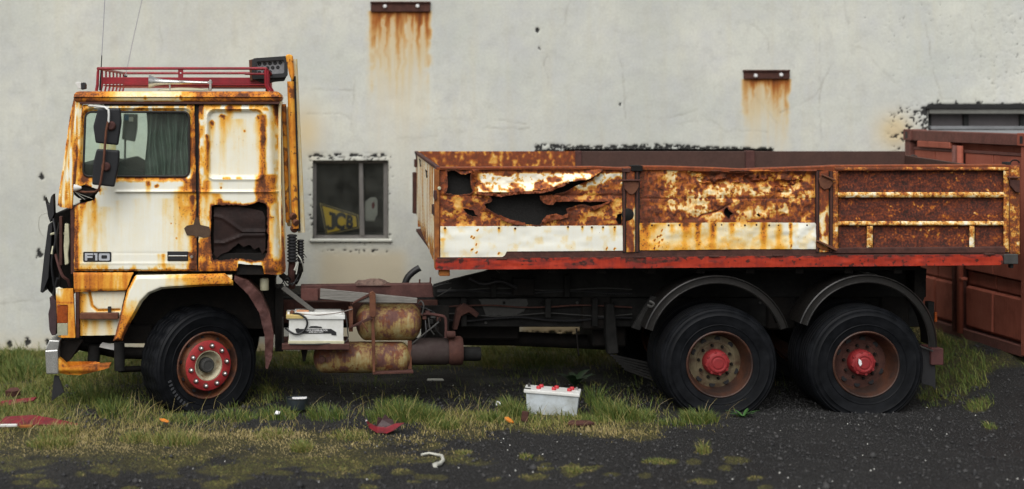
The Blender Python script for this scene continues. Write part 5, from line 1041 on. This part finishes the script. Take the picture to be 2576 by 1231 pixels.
def plate_rust(seed, D):
    def f(x, y): n = fbm(x/20, y/20, seed, 3); return mixr(drips(x, y, D), .10*sm(.45, .7, n), .012+0*x, .10*sm(575, 562, y)*sm(.4, .6, n))*(.6+.8*n)
    return f
bolts1 = [(1119.5, 574), (1255, 574), (1296, 575), (1429, 571), (1465, 571), (1489, 572), (1517, 572), (1546, 572)]
D1 = [(x, y, 2.2, 8, .6) for x, y in bolts1]+[(1112, 600, 5, 60, .3)]
def scuffs(x, y, L):
    r = 0*x
    for a, b in L: r = np.maximum(r, .95*sm(1.3, .5, np.hypot((x-a)*.8+(y-b)*.5, (y-b)*.6)/2.0))
    return r
SC1 = c5([(585, 850), (605, 862), (640, 792), (628, 920), (590, 965), (630, 992), (830, 1000), (1800, 955), (1870, 958)]); SC2 = c6([(405, 880), (435, 850), (460, 840), (470, 795), (445, 900), (475, 878), (400, 950), (440, 935), (1630, 935)])
W1o = [(1108, 570), (1566, 568), (1567, 631), (1275, 633), (1270, 643), (1262, 648), (1108, 650)]
sheet('repair_plate', W1o, [], M_CAB, B, -.022, .012, 2.8, lambda x, y: (fbm(x/60, y/30, 151, 2)-.5)*.014+.012*sm(1290, 1262, x)*sm(630, 648, y)*.5, lambda x, y: np.maximum(plate_rust(152, D1)(x, y), scuffs(x, y, SC1)), (.3, 0), 37)['label'] = 'clean cream repair plate with a notched lower edge'
D2 = [(1625, 560, 8, 60, .8), (1645, 565, 5, 30, .35), (1727, 560, 9, 22, .9), (1757, 560, 5, 50, .95), (1793, 560, 6, 50, .9), (1841, 562, 5, 18, .5), (1922, 560, 6, 46, .85), (1960, 565, 5, 40, .35), (1989, 562, 3, 44, .8), (1690, 565, 4, 20, .3), (1613, 580, 6, 70, .5)]
W2o = [(1609, 562), (1830, 560), (2050, 561), (2053, 566), (2052, 627), (1900, 627), (1800, 628), (1610, 630)]
sheet('repair_plate', W2o, [], M_CAB, B, -.022, .012, 2.8, lambda x, y: (fbm(x/30, y/20, 153, 2)-.5)*.02, lambda x, y: np.maximum(mixr(plate_rust(154, D2)(x, y), .22*sm(2000, 1960, x)*sm(595, 630, y)*fbm(x/12, y/12, 155, 3)*1.6, .12*sm(1990, 1950, x)), scuffs(x, y, SC2)), (.5, 0), 39)['label'] = 'cream repair plate streaked by rust drips'
rv = lathe_mesh('rivet', [(0, -.006), (.007, -.005), (.010, 0)], M_RUSTD, 10)
for x, y in bolts1+[(1640, 567), (1682, 567), (1710, 566), (1752, 566), (1800, 566), (1815, 566), (1874, 567), (1903, 566), (1935, 567), (1958, 567), (2030, 567)]: put('rivet', rv, B, P(x, y, -.022))
M_LIP = rusty('torn_lip', BEDR, .60, .25, 24, .05, .7, .6, fine=.2, chip=.72)
def lip(pts, curl, seed):
    r = np.array(c5(pts)); return sheet('torn_flap', r.tolist(), [], M_LIP, B, -.006, .006, 2.4, lambda x, y: -curl*(.4+.9*fbm(x/9, y/9, seed, 3)), None, (1.2, 0), seed)
lip([(1190, 480), (1340, 474), (1500, 500), (1480, 530), (1335, 534), (1312, 560), (1250, 560), (1196, 515)], .05, 201); lip([(620, 440), (830, 466), (1000, 438), (1190, 436), (1290, 408), (1440, 348), (1450, 366), (1300, 432), (1190, 456), (1000, 462), (840, 488), (640, 468)], .085, 202)
lip([(830, 652), (920, 690), (1060, 722), (1075, 748), (960, 738), (850, 700)], .03, 203); lip([(1210, 705), (1260, 655), (1340, 640), (1400, 662), (1450, 640), (1450, 672), (1380, 690), (1300, 700), (1240, 728)], .035, 204); lip([(1655, 575), (1740, 560), (1820, 525), (1810, 545), (1680, 612)], .04, 205)
# ledge, red sill, top rail
prism('lower_ledge', [(1100, 632), (2530, 621), (2530, 642), (1100, 652)], -.014, .06, M_RUSTD, B, .004); bz(prism('floor_edge', [(1100, 648), (2535, 638), (2535, 645), (1100, 655)], -.03, 2.40, M_RUSTD, B, 0))
def sill_rust(x, y): n = fbm(x/40, y/9, 161, 4); return .32*sm(.55, .72, n)+.5*sm(9, 1, y-np.interp(x, [1095, 2525], [650, 640]))*sm(.4, .6, fbm(x/14, y/6, 162, 3))+.22*sm(1420, 1500, x)*sm(1620, 1540, x)*0-.10*sm(1700, 1760, x)+.15*sm(1660, 1640, x)*sm(1560, 1600, x)
bz(sheet('red_sill', [(1096, 651), (2516, 640), (2522, 646), (2524, 662), (2516, 667), (1096, 679)], [], M_RED, B, -.045, .08, 3, lambda x, y: (fbm(x/30, y/10, 163, 2)-.5)*.008, sill_rust, (.4, 0), 41))
slab('sill_end_block', 2526, 640, 2562, 665, -.04, .2, M_CHASSIS2, B, .006); slab('end_pin', 2542, 665, 2550, 675, .0, .05, M_TAR, B, .004); slab('tie_bracket', 1105, 679, 1132, 695, -.01, .08, M_RUSTO, B, .005)
for x, y in ((1784, 646), (1945, 644), (2477, 640), (1250, 652), (1600, 648)): slab('hinge_pin', x, y-2, x+26, y+1.5, -.055, -.02, M_RUSTD, B, .002)
def rail_pts(x0, x1, n): xs = np.linspace(x0, x1, n); return xs, top1(xs)
xs, ys = rail_pts(1098, 2540, 70); vv = []; ff = []
for i, (x, y) in enumerate(zip(xs, ys)):
    w = 2.0*(fbm(np.array([x/25]), np.array([0.]), 171, 3)[0]-.5); h = 4.5 if x < 1560 else (8 if x < 2060 else 12)
    for yy, Y in ((y+h+w, -.022), (y+w*.5, -.026), (y-2.5+w*.5, -.012), (y-2.5+w*.5, .10), (y+h, .10)): p = P(x, yy, 0); vv.append((p[0], Y+.012*w*(x > 1600)*(x < 2050), p[2]))
for i in range(len(xs)-1):
    for k in range(5): ff.append((i*5+k, i*5+(k+1) % 5, (i+1)*5+(k+1) % 5, (i+1)*5+k))
ff += [(0, 1, 2, 3, 4), tuple((len(xs)-1)*5+k for k in (4, 3, 2, 1, 0))]
put('top_rail', mesh('top_rail', vv, ff, rusty('rail_steel', BEDR, .60, .2, 16, .05, .6, .5, fine=.2)), B)
# posts and latches
def post(x0, x1, hasrod):
    xm = (x0+x1)/2; slab('post_gap', x0-1, 428, x1+1, 636, -.016, .02, M_TAR, B, 0)
    sheet('side_post', [(x0+8, 432), (x1-8, 430), (x1-8, 634), (x0+8, 635)], [], M_BED, B, -.03, .05, 2.8, lambda x, y: .02*sm(5, 0, np.minimum(x-x0-8, x1-8-x)), lambda x, y: np.clip(.62-.5*sm(500, 530, y)*sm(.35, .6, fbm(x/10, y/26, 173+int(x0), 3))+.4*(fbm(x/5, y/8, 174, 3)-.5), 0, 1), (.6, 0), 43)
    slab('post_flange', x0+1, 432, x0+6, 634, -.035, .02, M_RUSTD, B, .002); slab('post_flange', x1-7, 432, x1-2, 634, -.035, .02, M_RUSTD, B, .002)
post(1567, 1608, 1); post(2053, 2096, 0)
slab('post_cap', 1566, 424, 1586, 434, -.04, .06, M_RUSTD, B, .004); slab('post_cap', 1589, 417, 1617, 431, -.05, .08, M_CHASSIS, B, .004)
prism('latch_plate', [(1568, 455), (1608, 455), (1607, 472), (1598, 486), (1590, 491), (1582, 488), (1571, 475)], -.05, -.032, M_RUSTB, B, .004); slab('latch_bar', 1564, 452, 1612, 456, -.07, -.04, M_RUSTD, B, .003)
prism('latch_plate', [(2060, 450), (2070, 442), (2092, 452), (2096, 462), (2088, 474), (2074, 478), (2064, 470)], -.05, -.032, M_RUSTB, B, .004)
prism('latch_lever', [(2066, 441), (2070, 439), (2103, 452), (2101, 456)], -.075, -.045, M_RUSTB, B, .003); prism('latch_lever', [(2056, 608), (2060, 605), (2108, 627), (2104, 632)], -.08, -.03, M_RUSTB, B, .003); prism('latch_foot', [(2054, 610), (2064, 614), (2092, 630), (2070, 630), (2056, 622)], -.04, -.02, M_RUSTO, B, .003)
lathe('post_stain_disc', [(0, -.004), (.055, -.003), (.06, 0)], M_CHASSIS, B, P(1579, 540, -.03), 18)
# ribbed rear gate panel
for (a, b, c, d) in ((2110, 430, 2526, 484), (2110, 497, 2526, 557), (2110, 568, 2182, 624), (2197, 568, 2440, 624), (2453, 568, 2526, 624)):
    def rr_(x, y): m = fbm(x/7, y/5, 181, 4); n = fbm(x/30, y/18, 182, 3); return .78-.34*sm(.58, .68, m)*sm(.48, .62, n)-.34*sm(.66, .74, fbm(x/4, y/3, 183, 3))*sm(.48, .6, n)+.18*(fbm(x/60, y/14, 185, 3)-.5)
    sheet('ribbed_skin', [(a, b), (c, b), (c, d), (a, d)], [], M_BEDDARK, B, .028, .01, 3.4, lambda x, y: (fbm(x/30, y/20, 184, 3)-.5)*.02, rr_, (0, 0), 45)
def rib(nm, a, b, c, d, y0=-.022, dk=0.0):
    n = max(2, int(max(c-a, d-b)/14)); return sheet(nm, [(a, b), (c, b), (c, d), (a, d)], [], M_RIB, B, y0, .05, 3.4, lambda x, y: .012*sm(3, 0, np.minimum.reduce([x-a, c-x, y-b, d-y]))+(fbm(x/20, y/20, 186, 2)-.5)*.006, lambda x, y: .25+.8*(fbm(x/13, y/9, 187, 4)-.5)+.4*(fbm(x/60, y/60, 189, 2)-.5)+dk, (.4, 0), 47)
rib('horizontal_rib', 2106, 484, 2530, 497); rib('horizontal_rib', 2106, 557, 2530, 568); rib('vertical_rib', 2182, 569, 2197, 624); rib('vertical_rib', 2440, 569, 2453, 624)
for a, b, c, d in ((2096, 430, 2110, 636), (2526, 430, 2540, 634)): rib('gate_stile', a, b, c, d, -.028, .16)
rib('gate_top_bar', 2098, 419, 2540, 430, -.03, .24)
prism('gate_bottom_bar', [(2096, 625), (2530, 623), (2530, 637), (2096, 638)], -.03, .03, M_RUSTD, B, .004); rib('corner_post', 2542, 417, 2567, 640, -.01, .26)
slab('corner_bracket', 2538, 445, 2567, 449, -.06, .02, M_RUSTB, B, .003); prism('corner_latch', [(2541, 452), (2566, 454), (2566, 486), (2556, 484), (2542, 468)], -.045, -.01, M_RUSTD, B, .004); tube('lift_ring', [P(2542+11+11*math.cos(a), 411-8*math.sin(a), .03) for a in [k*math.pi/8 for k in range(9)]], .007, M_CHASSIS, B, 6); slab('rail_clip', 2530, 408, 2544, 418, -.02, .06, M_TAR, B, .003)
# front board
def fbm_map(x, y, d): return np.stack([WX(1099)+d+0*x, (x-1000)/PPM, CAMZ+(PY-y)/PPM+TILT*(x-1000)/PPM], 1)
FBW = 2.42*PPM
def fb_rust(x, y): s = fbm(x/9, y/160, 191, 3); n = fbm(x/20, y/25, 192, 3); return -.12+.55*sm(.5, .68, s)+.2*(n-.5)+.45*sm(590, 640, y)*sm(.3, .5, n)+.3*sm(430, 422, y)
fb = sheet('front_board', [(1000, 421), (1000+FBW, 421), (1000+FBW, 600), (1000+FBW*.6, 640), (1000, 678)], [], M_FRONT, B, 0, .02, 5, lambda x, y: .012*np.exp(-(((x-1000) % 62-31)/3)**2), fb_rust, mapf=fbm_map); fb.modifiers['thick'].offset = 1
def ybox(nm, x0, x1, Y0, Y1, y0, y1, mat, bev=.004): return bz(box_w(nm, (WX(x0), Y0, WZ(y1)), (WX(x1), Y1, WZ(y0)), mat, B, bev))
ybox('board_top_rail', 1095, 1106, -.02, 2.42, 418, 426, M_RUSTP); ybox('board_edge_post', 1093, 1105, -.02, .04, 426, 676, M_RUSTO); ybox('board_rib', 1089, 1099, 2.30, 2.42, 480, 600, M_RUSTD); ybox('board_rib', 1091, 1099, 2.2, 2.30, 440, 462, M_RUSTD); ybox('board_rib', 1092, 1100, .0, .25, 520, 545, M_RUSTD)
prism('board_hinge', [(1092, 480), (1098, 478), (1100, 500), (1094, 505), (1091, 495)], -.04, .02, M_RUSTD, B, .003); lathe('board_eye', [(0, -.02), (.014, -.018), (.018, 0)], M_CREAM, B, P(1105, 474, -.03), 12)
for Y, y in ((2.2, 425), (1.7, 436), (.95, 452)): tube('board_hook', [(WX(1097), Y, WZ(y)+TILT*Y), (WX(1093), Y, WZ(y-6)+TILT*Y), (WX(1093), Y-.05, WZ(y-6)+TILT*Y), (WX(1095), Y-.06, WZ(y+14)+TILT*Y)], .007, M_TAR, B, 6)
# far side, tail board and floor, seen over the near side
def far_map(x, y, d): return np.stack([CAMX+(x-PX)/PPM, 2.36-d*0+0*x, CAMZ+(PY-y)/PPM+TILT*2.36], 1)
sheet('far_side_inner', [(1104, 418), (1580, 418), (1580, 640), (1104, 640)], [], M_BED, B, 0, .03, 6, None, lambda x, y: .62-.35*sm(.50, .66, fbm(x/9, y/14, 195, 4))+.3*(fbm(x/4, y/6, 196, 3)-.5), mapf=far_map)
for a, b in ((1582, 2068), (2090, 2536)): bz(box_w('far_side_board', (WX(a), 2.36, WZ(640)), (WX(b), 2.40, WZ(418)), M_FLATBROWN, B, .004))
bz(box_w('far_side_post', (WX(2066), 2.33, WZ(640)), (WX(2092), 2.42, WZ(416)), M_RUSTP, B, .004)); bz(box_w('far_side_post', (WX(1566), 2.34, WZ(640)), (WX(1584), 2.42, WZ(417)), M_RUSTP, B, .004)); bz(box_w('tail_board', (WX(2536), .1, WZ(640)), (WX(2546), 2.4, WZ(430)), M_FLATBROWN, B, .004)); bz(box_w('bed_floor', (WX(1104), .1, WZ(652)), (WX(2536), 2.36, WZ(645)), M_RUSTD, B, 0))
tube('lift_ring', [P(2298+10*math.cos(a), 398-7*math.sin(a), 2.38) for a in [k*math.pi/8 for k in range(9)]], .007, M_CHASSIS2, B, 6)
# ---------------------------------------------------------------- loose things
# battery in the tray
bt = thing('truck_battery', 'white battery with black label strip sitting in the truck side tray', 'battery', P(795, 866, .3))
slab('case', 727, 803, 864, 860, .07, .42, M_WHITEP, bt, .006, 2); slab('case_foot', 725, 858, 866, 866, .06, .43, M_CREAM, bt, .004); slab('lid', 721, 794, 868, 804, .055, .44, M_WHITEP, bt, .006, 2); slab('lid_step', 742, 786, 860, 795, .16, .40, M_WHITEP, bt, .005, 2); slab('yellowed_lid_end', 720, 793, 764, 802.5, .05, .3, M_YEL, bt, .004)
slab('cap_strip', 746, 781, 777, 787, .2, .26, plain('orange_cap', (.55, .25, .12), .5, .2), bt, .005, 2)
prism('label_strip', [(743, 828), (750, 826), (754, 828), (833, 828), (846, 836), (846, 844), (834, 843), (833, 839), (754, 840), (745, 836)], .064, .0705, M_INK, bt, 0); prism('label_arch', [(777, 825), (781, 821), (795, 820.5), (808, 822.5), (811, 825.5)], .064, .0705, M_INK, bt, 0)
for body, x, y, h in (('TUCR POWER-BLOCK', 796, 831.5, 4.0), ('SUPER HEAVY DUTY', 795, 836, 2.8)):
    me = text_mesh(body, M_PRINT, h/PPM, .0008, .0004)
    for v in me.vertices: a, b, c = v.co; v.co = (a*1.05, -c, b)
    put('label_lettering', me, bt, P(x, y, .0625))
lathe('terminal_clamp', [(0, 0), (.02, 0), (.022, .03), (.012, .045), (0, .045)], M_RUSTB, bt, P(735, 793, .15), 12, 'Z'); lathe('terminal_post', [(0, 0), (.014, 0), (.012, .03), (0, .03)], M_PRINT, bt, P(726, 793, .12), 10, 'Z')
cab1 = tube('battery_cable', [P(738, 790, .12), P(752, 790, .06), P(768, 800, .045), P(773, 812, .045), P(769, 826, .05), P(757, 838, .05), P(742, 841, .05), P(727, 833, .06), P(718, 826, .12)], .0095, M_BLACK, None, 8, curve=True); tag(cab1, 'thick black cable looping over the front of the white battery', 'cable')
cab2 = tube('battery_cable', [P(868, 790, .2), P(872, 806, .14), P(874, 830, .13), P(875, 852, .14), P(860, 862, .1), P(800, 866, .04), P(728, 866, .045)], .006, M_CHASSIS2, None, 6, curve=True); tag(cab2, 'thin grey strap cable hanging at the right of the white battery', 'cable')
rp = tube('lashing_rope', [P(752, 789, .12), P(790, 793, .06), P(840, 789, .06), P(865, 784, .1), P(886, 778, .16)], .005, plain('rope_grey', (.25, .21, .19), .9, .3), None, 6, curve=True); tag(rp, 'grey rope tied across the lid of the white battery', 'rope')
# plank on the platform
pk = prism('wooden_plank', [(806, 727), (1050, 751), (1049, 763), (897, 761), (805, 752)], .215, .262, M_WOOD, None, .003); tag(pk, 'weathered grey wooden plank leaning along the rusty chassis beam', 'plank')
# rag on the beam
rs = np.random.RandomState(3); nx, ny = 46, 26; V = []; F = []
for j in range(ny+1):
    for i in range(nx+1):
        u, w = i/nx*2-1, j/ny*2-1; e = max(0, 1-(u*u+w*w)*(.7+.8*vn(np.array([u*2.5+9]), np.array([w*2.5]), 6)[0])); h = .045*e**.45*(.25+.9*abs(math.sin(u*5+2.5*w+3*vn(np.array([u*2]), np.array([w*2]), 5)[0]))); V.append((WX(938, .4)+u*.17, .42+w*.14, WZ(716, .4)+h+.004))
for j in range(ny):
    for i in range(nx): a = j*(nx+1)+i; F.append((a, a+1, a+nx+2, a+nx+1))
tag(put('crumpled_rag', mesh('crumpled_rag', V, F, M_CLOTH, True)), 'crumpled brown rag lying on top of the rusty chassis beam', 'rag')
# battery on the ground
def gpt(x, y, dz=0): X, Y = G(x, y); return Vector((X, Y, float(gh(np.array([X]), np.array([Y]))[0])+dz))
gb = thing('discarded_battery', 'white battery with red caps discarded in the grass', 'battery', tuple(gpt(1390, 1044)))
gm = Matrix.Translation(gpt(1388, 1040)) @ Matrix.Rotation(math.radians(-14), 4, 'Z') @ Matrix.Rotation(math.radians(2.0), 4, 'Y')
def gbox(nm, lo, hi, mat, bev=.005, par=gb, M=gm, top=1.0, seg=2):
    v = [Vector((x*(top if z == hi[2] else 1), y*(top if z == hi[2] else 1), z)) for z in (lo[2], hi[2]) for x, y in ((lo[0], lo[1]), (hi[0], lo[1]), (hi[0], hi[1]), (lo[0], hi[1]))]
    bm = bevelled([tuple(M @ p) for p in v], [(3, 2, 1, 0), (4, 5, 6, 7), (0, 1, 5, 4), (1, 2, 6, 5), (2, 3, 7, 6), (3, 0, 4, 7)], bev, seg); return bm_obj(nm, bm, mat, par)
gbox('case', (-.225, -.10, -.02), (.235, .11, .195), M_WHITEB, .010, top=1.08); gbox('lid', (-.262, -.122, .192), (.262, .132, .225), M_WHITEP, .008)
for k in range(3):
    for j in range(2): lathe('vent_cap', [(0, .026), (.018, .026), (.022, .02), (.022, 0)], M_REDCAP, gb, gm @ Vector((-.13+.145*k+.02*j, -.03+.085*j, .225)), 14, 'Z')
for x in (-.225, .225): lathe('terminal_post', [(0, .03), (.012, .03), (.014, 0)], M_CHASSIS2 if x < 0 else M_ALU, gb, gm @ Vector((x, .04, .225)), 10, 'Z')
gbox('carry_handle', (-.262, -.10, .20), (-.20, -.06, .232), M_CHASSIS2, .004); gbox('handle_slot', (.245, -.06, .14), (.2475, .06, .17), M_INK, 0)
# bent scraps
def scrap(name, x, y, pts, mat, thick, label, cat, tilt=(0, 0), bendz=None, lift=.03):
    c = gpt(x, y, lift); R = Matrix.Rotation(tilt[0], 3, 'X') @ Matrix.Rotation(tilt[1], 3, 'Y'); n = len(pts); v = []
    for s in (0, 1):
        for px, py in pts: z = (bendz(px, py) if bendz else 0)+(.0 if s else thick); v.append(tuple(c+R @ Vector((px, py, z))))
    f = [tuple(range(n)), tuple(range(2*n-1, n-1, -1))]+[(i, (i+1) % n, n+(i+1) % n, n+i) for i in range(n)]
    bm = bevelled(v, f, min(.003, thick*.3)); bmesh.ops.triangulate(bm, faces=bm.faces[:]); o = bm_obj(name, bm, mat, None); return tag(o, label, cat)
scrap('red_lens_fragment', 95, 1070, [(-.36, -.05), (-.30, .05), (-.05, .06), (.15, .02), (.38, -.02), (.36, -.05), (.0, -.08), (-.3, -.11)], M_REDPL, .018, 'long red plastic fragment lying in the grass, nearest the road', 'fragment', (.45, .03), lambda a, b: .03*math.cos(a*4), .015)
scrap('red_lens_fragment', 30, 1020, [(-.26, -.05), (-.10, .03), (.24, .05), (.22, .0), (.0, -.05), (-.2, -.09)], M_REDPL, .018, 'red plastic fragment with a dark lump on it, beside the bumper', 'fragment', (.4, -.10), None, .02)
scrap('dark_scrap', 33, 1006, [(-.07, -.04), (-.03, .03), (.04, .04), (.08, -.02), (.02, -.05)], M_RUSTD, .06, 'small dark rusty lump lying on a red fragment', 'scrap', (.3, 0), None, .06)
scrap('painted_stick', 38, 1085, [(-.18, -.015), (-.18, .02), (.02, .018), (.02, -.012)], M_WHITEP, .02, 'short white painted stick with an orange end in the grass', 'stick', (.1, -.02), None, .035)
scrap('orange_tip', 66, 1085, [(-.06, -.014), (-.06, .018), (.06, .014), (.055, -.012)], M_RUSTO, .022, 'rusty orange tip lying against the white stick', 'scrap', (.1, -.02), None, .03)
rd = thing('red_scrap', 'folded dark red plastic scrap at the edge of the gravel', 'scrap', tuple(gpt(966, 1090)))
def tri(name, P3, mat, th=.012):
    n = len(P3); c = gpt(966, 1088); v = [tuple(c+Vector(p)) for p in P3]+[tuple(c+Vector(p)+Vector((0, th, th*.3))) for p in P3]
    f = [tuple(range(n)), tuple(range(2*n-1, n-1, -1))]+[(i, (i+1) % n, n+(i+1) % n, n+i) for i in range(n)]; bm = bevelled(v, f, .002); bmesh.ops.triangulate(bm, faces=bm.faces[:]); return bm_obj(name, bm, mat, rd)
tri('front_flap', [(-.17, -.02, .125), (-.135, -.05, .05), (-.07, -.08, .015), (.02, -.09, .012), (.08, -.06, .03), (.18, .0, .085), (.10, .01, .075), (.02, .0, .045), (-.06, .0, .05), (-.12, .0, .075)], M_REDPL); tri('rear_flap', [(-.07, .02, .04), (-.05, .05, .13), (-.015, .06, .105), (.015, .06, .15), (.05, .05, .115), (.085, .04, .10), (.10, .03, .05)], plain('dark_red_plastic', (.035, .010, .012), .5, .3, 14, .1)); tri('white_tab', [(-.165, -.022, .10), (-.17, -.02, .115), (-.15, -.02, .112)], M_PRINT)
scrap('rusty_plate', 1462, 1073, [(-.13, -.04), (-.10, .05), (.08, .05), (.12, -.02), (.02, -.06)], M_RUSTD, .02, 'flat rusty plate lying on the gravel before the white battery', 'plate', (.12, 0), None, .02)
scrap('rusty_shard', 1318, 1068, [(-.03, -.01), (-.02, .02), (.0, .03), (.04, .01), (.03, -.02)], M_RUSTD, .09, 'upright dark rusty shard at the edge of the gravel', 'scrap', (.0, .1), None, .02)
scrap('orange_chip', 1279, 1070, [(-.04, .02), (-.01, .035), (.025, .01), (.045, -.025), (.01, -.03), (-.03, -.005)], plain('bright_orange', (.62, .20, .02), .5, .2), .02, 'bright orange plastic chip on the gravel edge', 'chip', (.5, .3), None, .03)
scrap('orange_chip', 412, 1078, [(-.045, .015), (.0, .025), (.05, .0), (.04, -.02), (-.02, -.015)], MATS['bright_orange'], .012, 'small orange plastic chip in the grass before the front wheel', 'chip', (.5, .2), None, .06)
scrap('paper_scrap', 1253, 1030, [(-.025, -.02), (-.02, .025), (.02, .02), (.025, -.02)], M_PRINT, .02, 'small white paper scrap in the grass to the left of the battery', 'scrap', (1.0, .1), None, .05)
scrap('paper_scrap', 697, 1052, [(-.03, -.02), (-.01, .02), (.03, .01), (.02, -.02)], M_PRINT, .02, 'crumpled white scrap in the grass behind the front wheel', 'scrap', (.8, .1), None, .05)
scrap('paper_scrap', 1095, 960, [(-.09, -.02), (-.08, .02), (.08, .02), (.09, -.02)], M_PALE, .015, 'pale strip lying on the dark soil under the truck tanks', 'scrap', (.1, 0), None, .02)
# bucket
bu = thing('paint_tin', 'dark tin with a white lid edge sunk in grass behind the front wheel', 'tin', tuple(gpt(748, 1036)))
c = gpt(748, 1036, .035); lathe('tin_body', [(0, 0), (.098, 0), (.102, .01), (.104, .095), (.108, .1), (.104, .1), (.098, .03), (0, .03)], plain('dark_tin', (.022, .03, .034), .45, .3, 10, .1), bu, c, 28, 'Z'); lathe('tin_contents', [(0, .09), (.06, .09), (.1, .085)], plain('tin_inside', (.06, .06, .05), .6, .3), bu, c, 24, 'Z')
prism_w('lid_edge', [(c.x-.05, c.z+.104), (c.x+.09, c.z+.108), (c.x+.07, c.z+.1), (c.x-.03, c.z+.098)], c.y-.05, c.y+.02, M_PRINT, bu, 0)
# hose piece
hz = [(1060, 1146), (1080, 1143), (1098, 1147), (1112, 1153), (1115, 1163), (1106, 1170), (1094, 1177)]; o = tube('hose_piece', [gpt(a, b, .02) for a, b in hz], [.010, .011, .012, .013, .015, .018, .02], M_PALE, None, 8, curve=False); tag(o, 'curled pale hose piece lying on the gravel', 'hose')
# weeds
def leafy(name, x, y, n, ln, wd, mat, label, up, seed):
    r = random.Random(seed); root = thing(name, label, 'weed', tuple(gpt(x, y))); c = gpt(x, y, -.01)
    for k in range(n):
        a = 2*math.pi*k/n+r.uniform(-.3, .3); L = ln*r.uniform(.7, 1.1); e = up*r.uniform(.7, 1.2); v = []; f = []; m = 6
        for i in range(m+1):
            t = i/m; rad = L*t*math.cos(e*(1-.35*t)); z = L*t*math.sin(e*(1-.45*t)); w = wd*(math.sin(math.pi*min(1, t*.93+.05))**.8+.04); d = Vector((math.cos(a), math.sin(a), 0)); s = Vector((-d.y, d.x, 0)); p = c+d*rad+Vector((0, 0, z))
            v += [tuple(p-s*w*.5+Vector((0, 0, w*.18))), tuple(p), tuple(p+s*w*.5+Vector((0, 0, w*.18)))]
        for i in range(m): b = i*3; f += [(b, b+1, b+4, b+3), (b+1, b+2, b+5, b+4)]
        put('leaf', mesh('leaf', v, f, mat, True), root)
    return root
leafy('rosette_weed', 1869, 1050, 15, .17, .022, M_LEAF, 'bright green spiky weed growing beside the middle wheel', .75, 1); leafy('dock_weed', 1446, 972, 8, .26, .085, M_LEAFD, 'broad dark leafed dock plant behind the discarded battery', 1.05, 2)
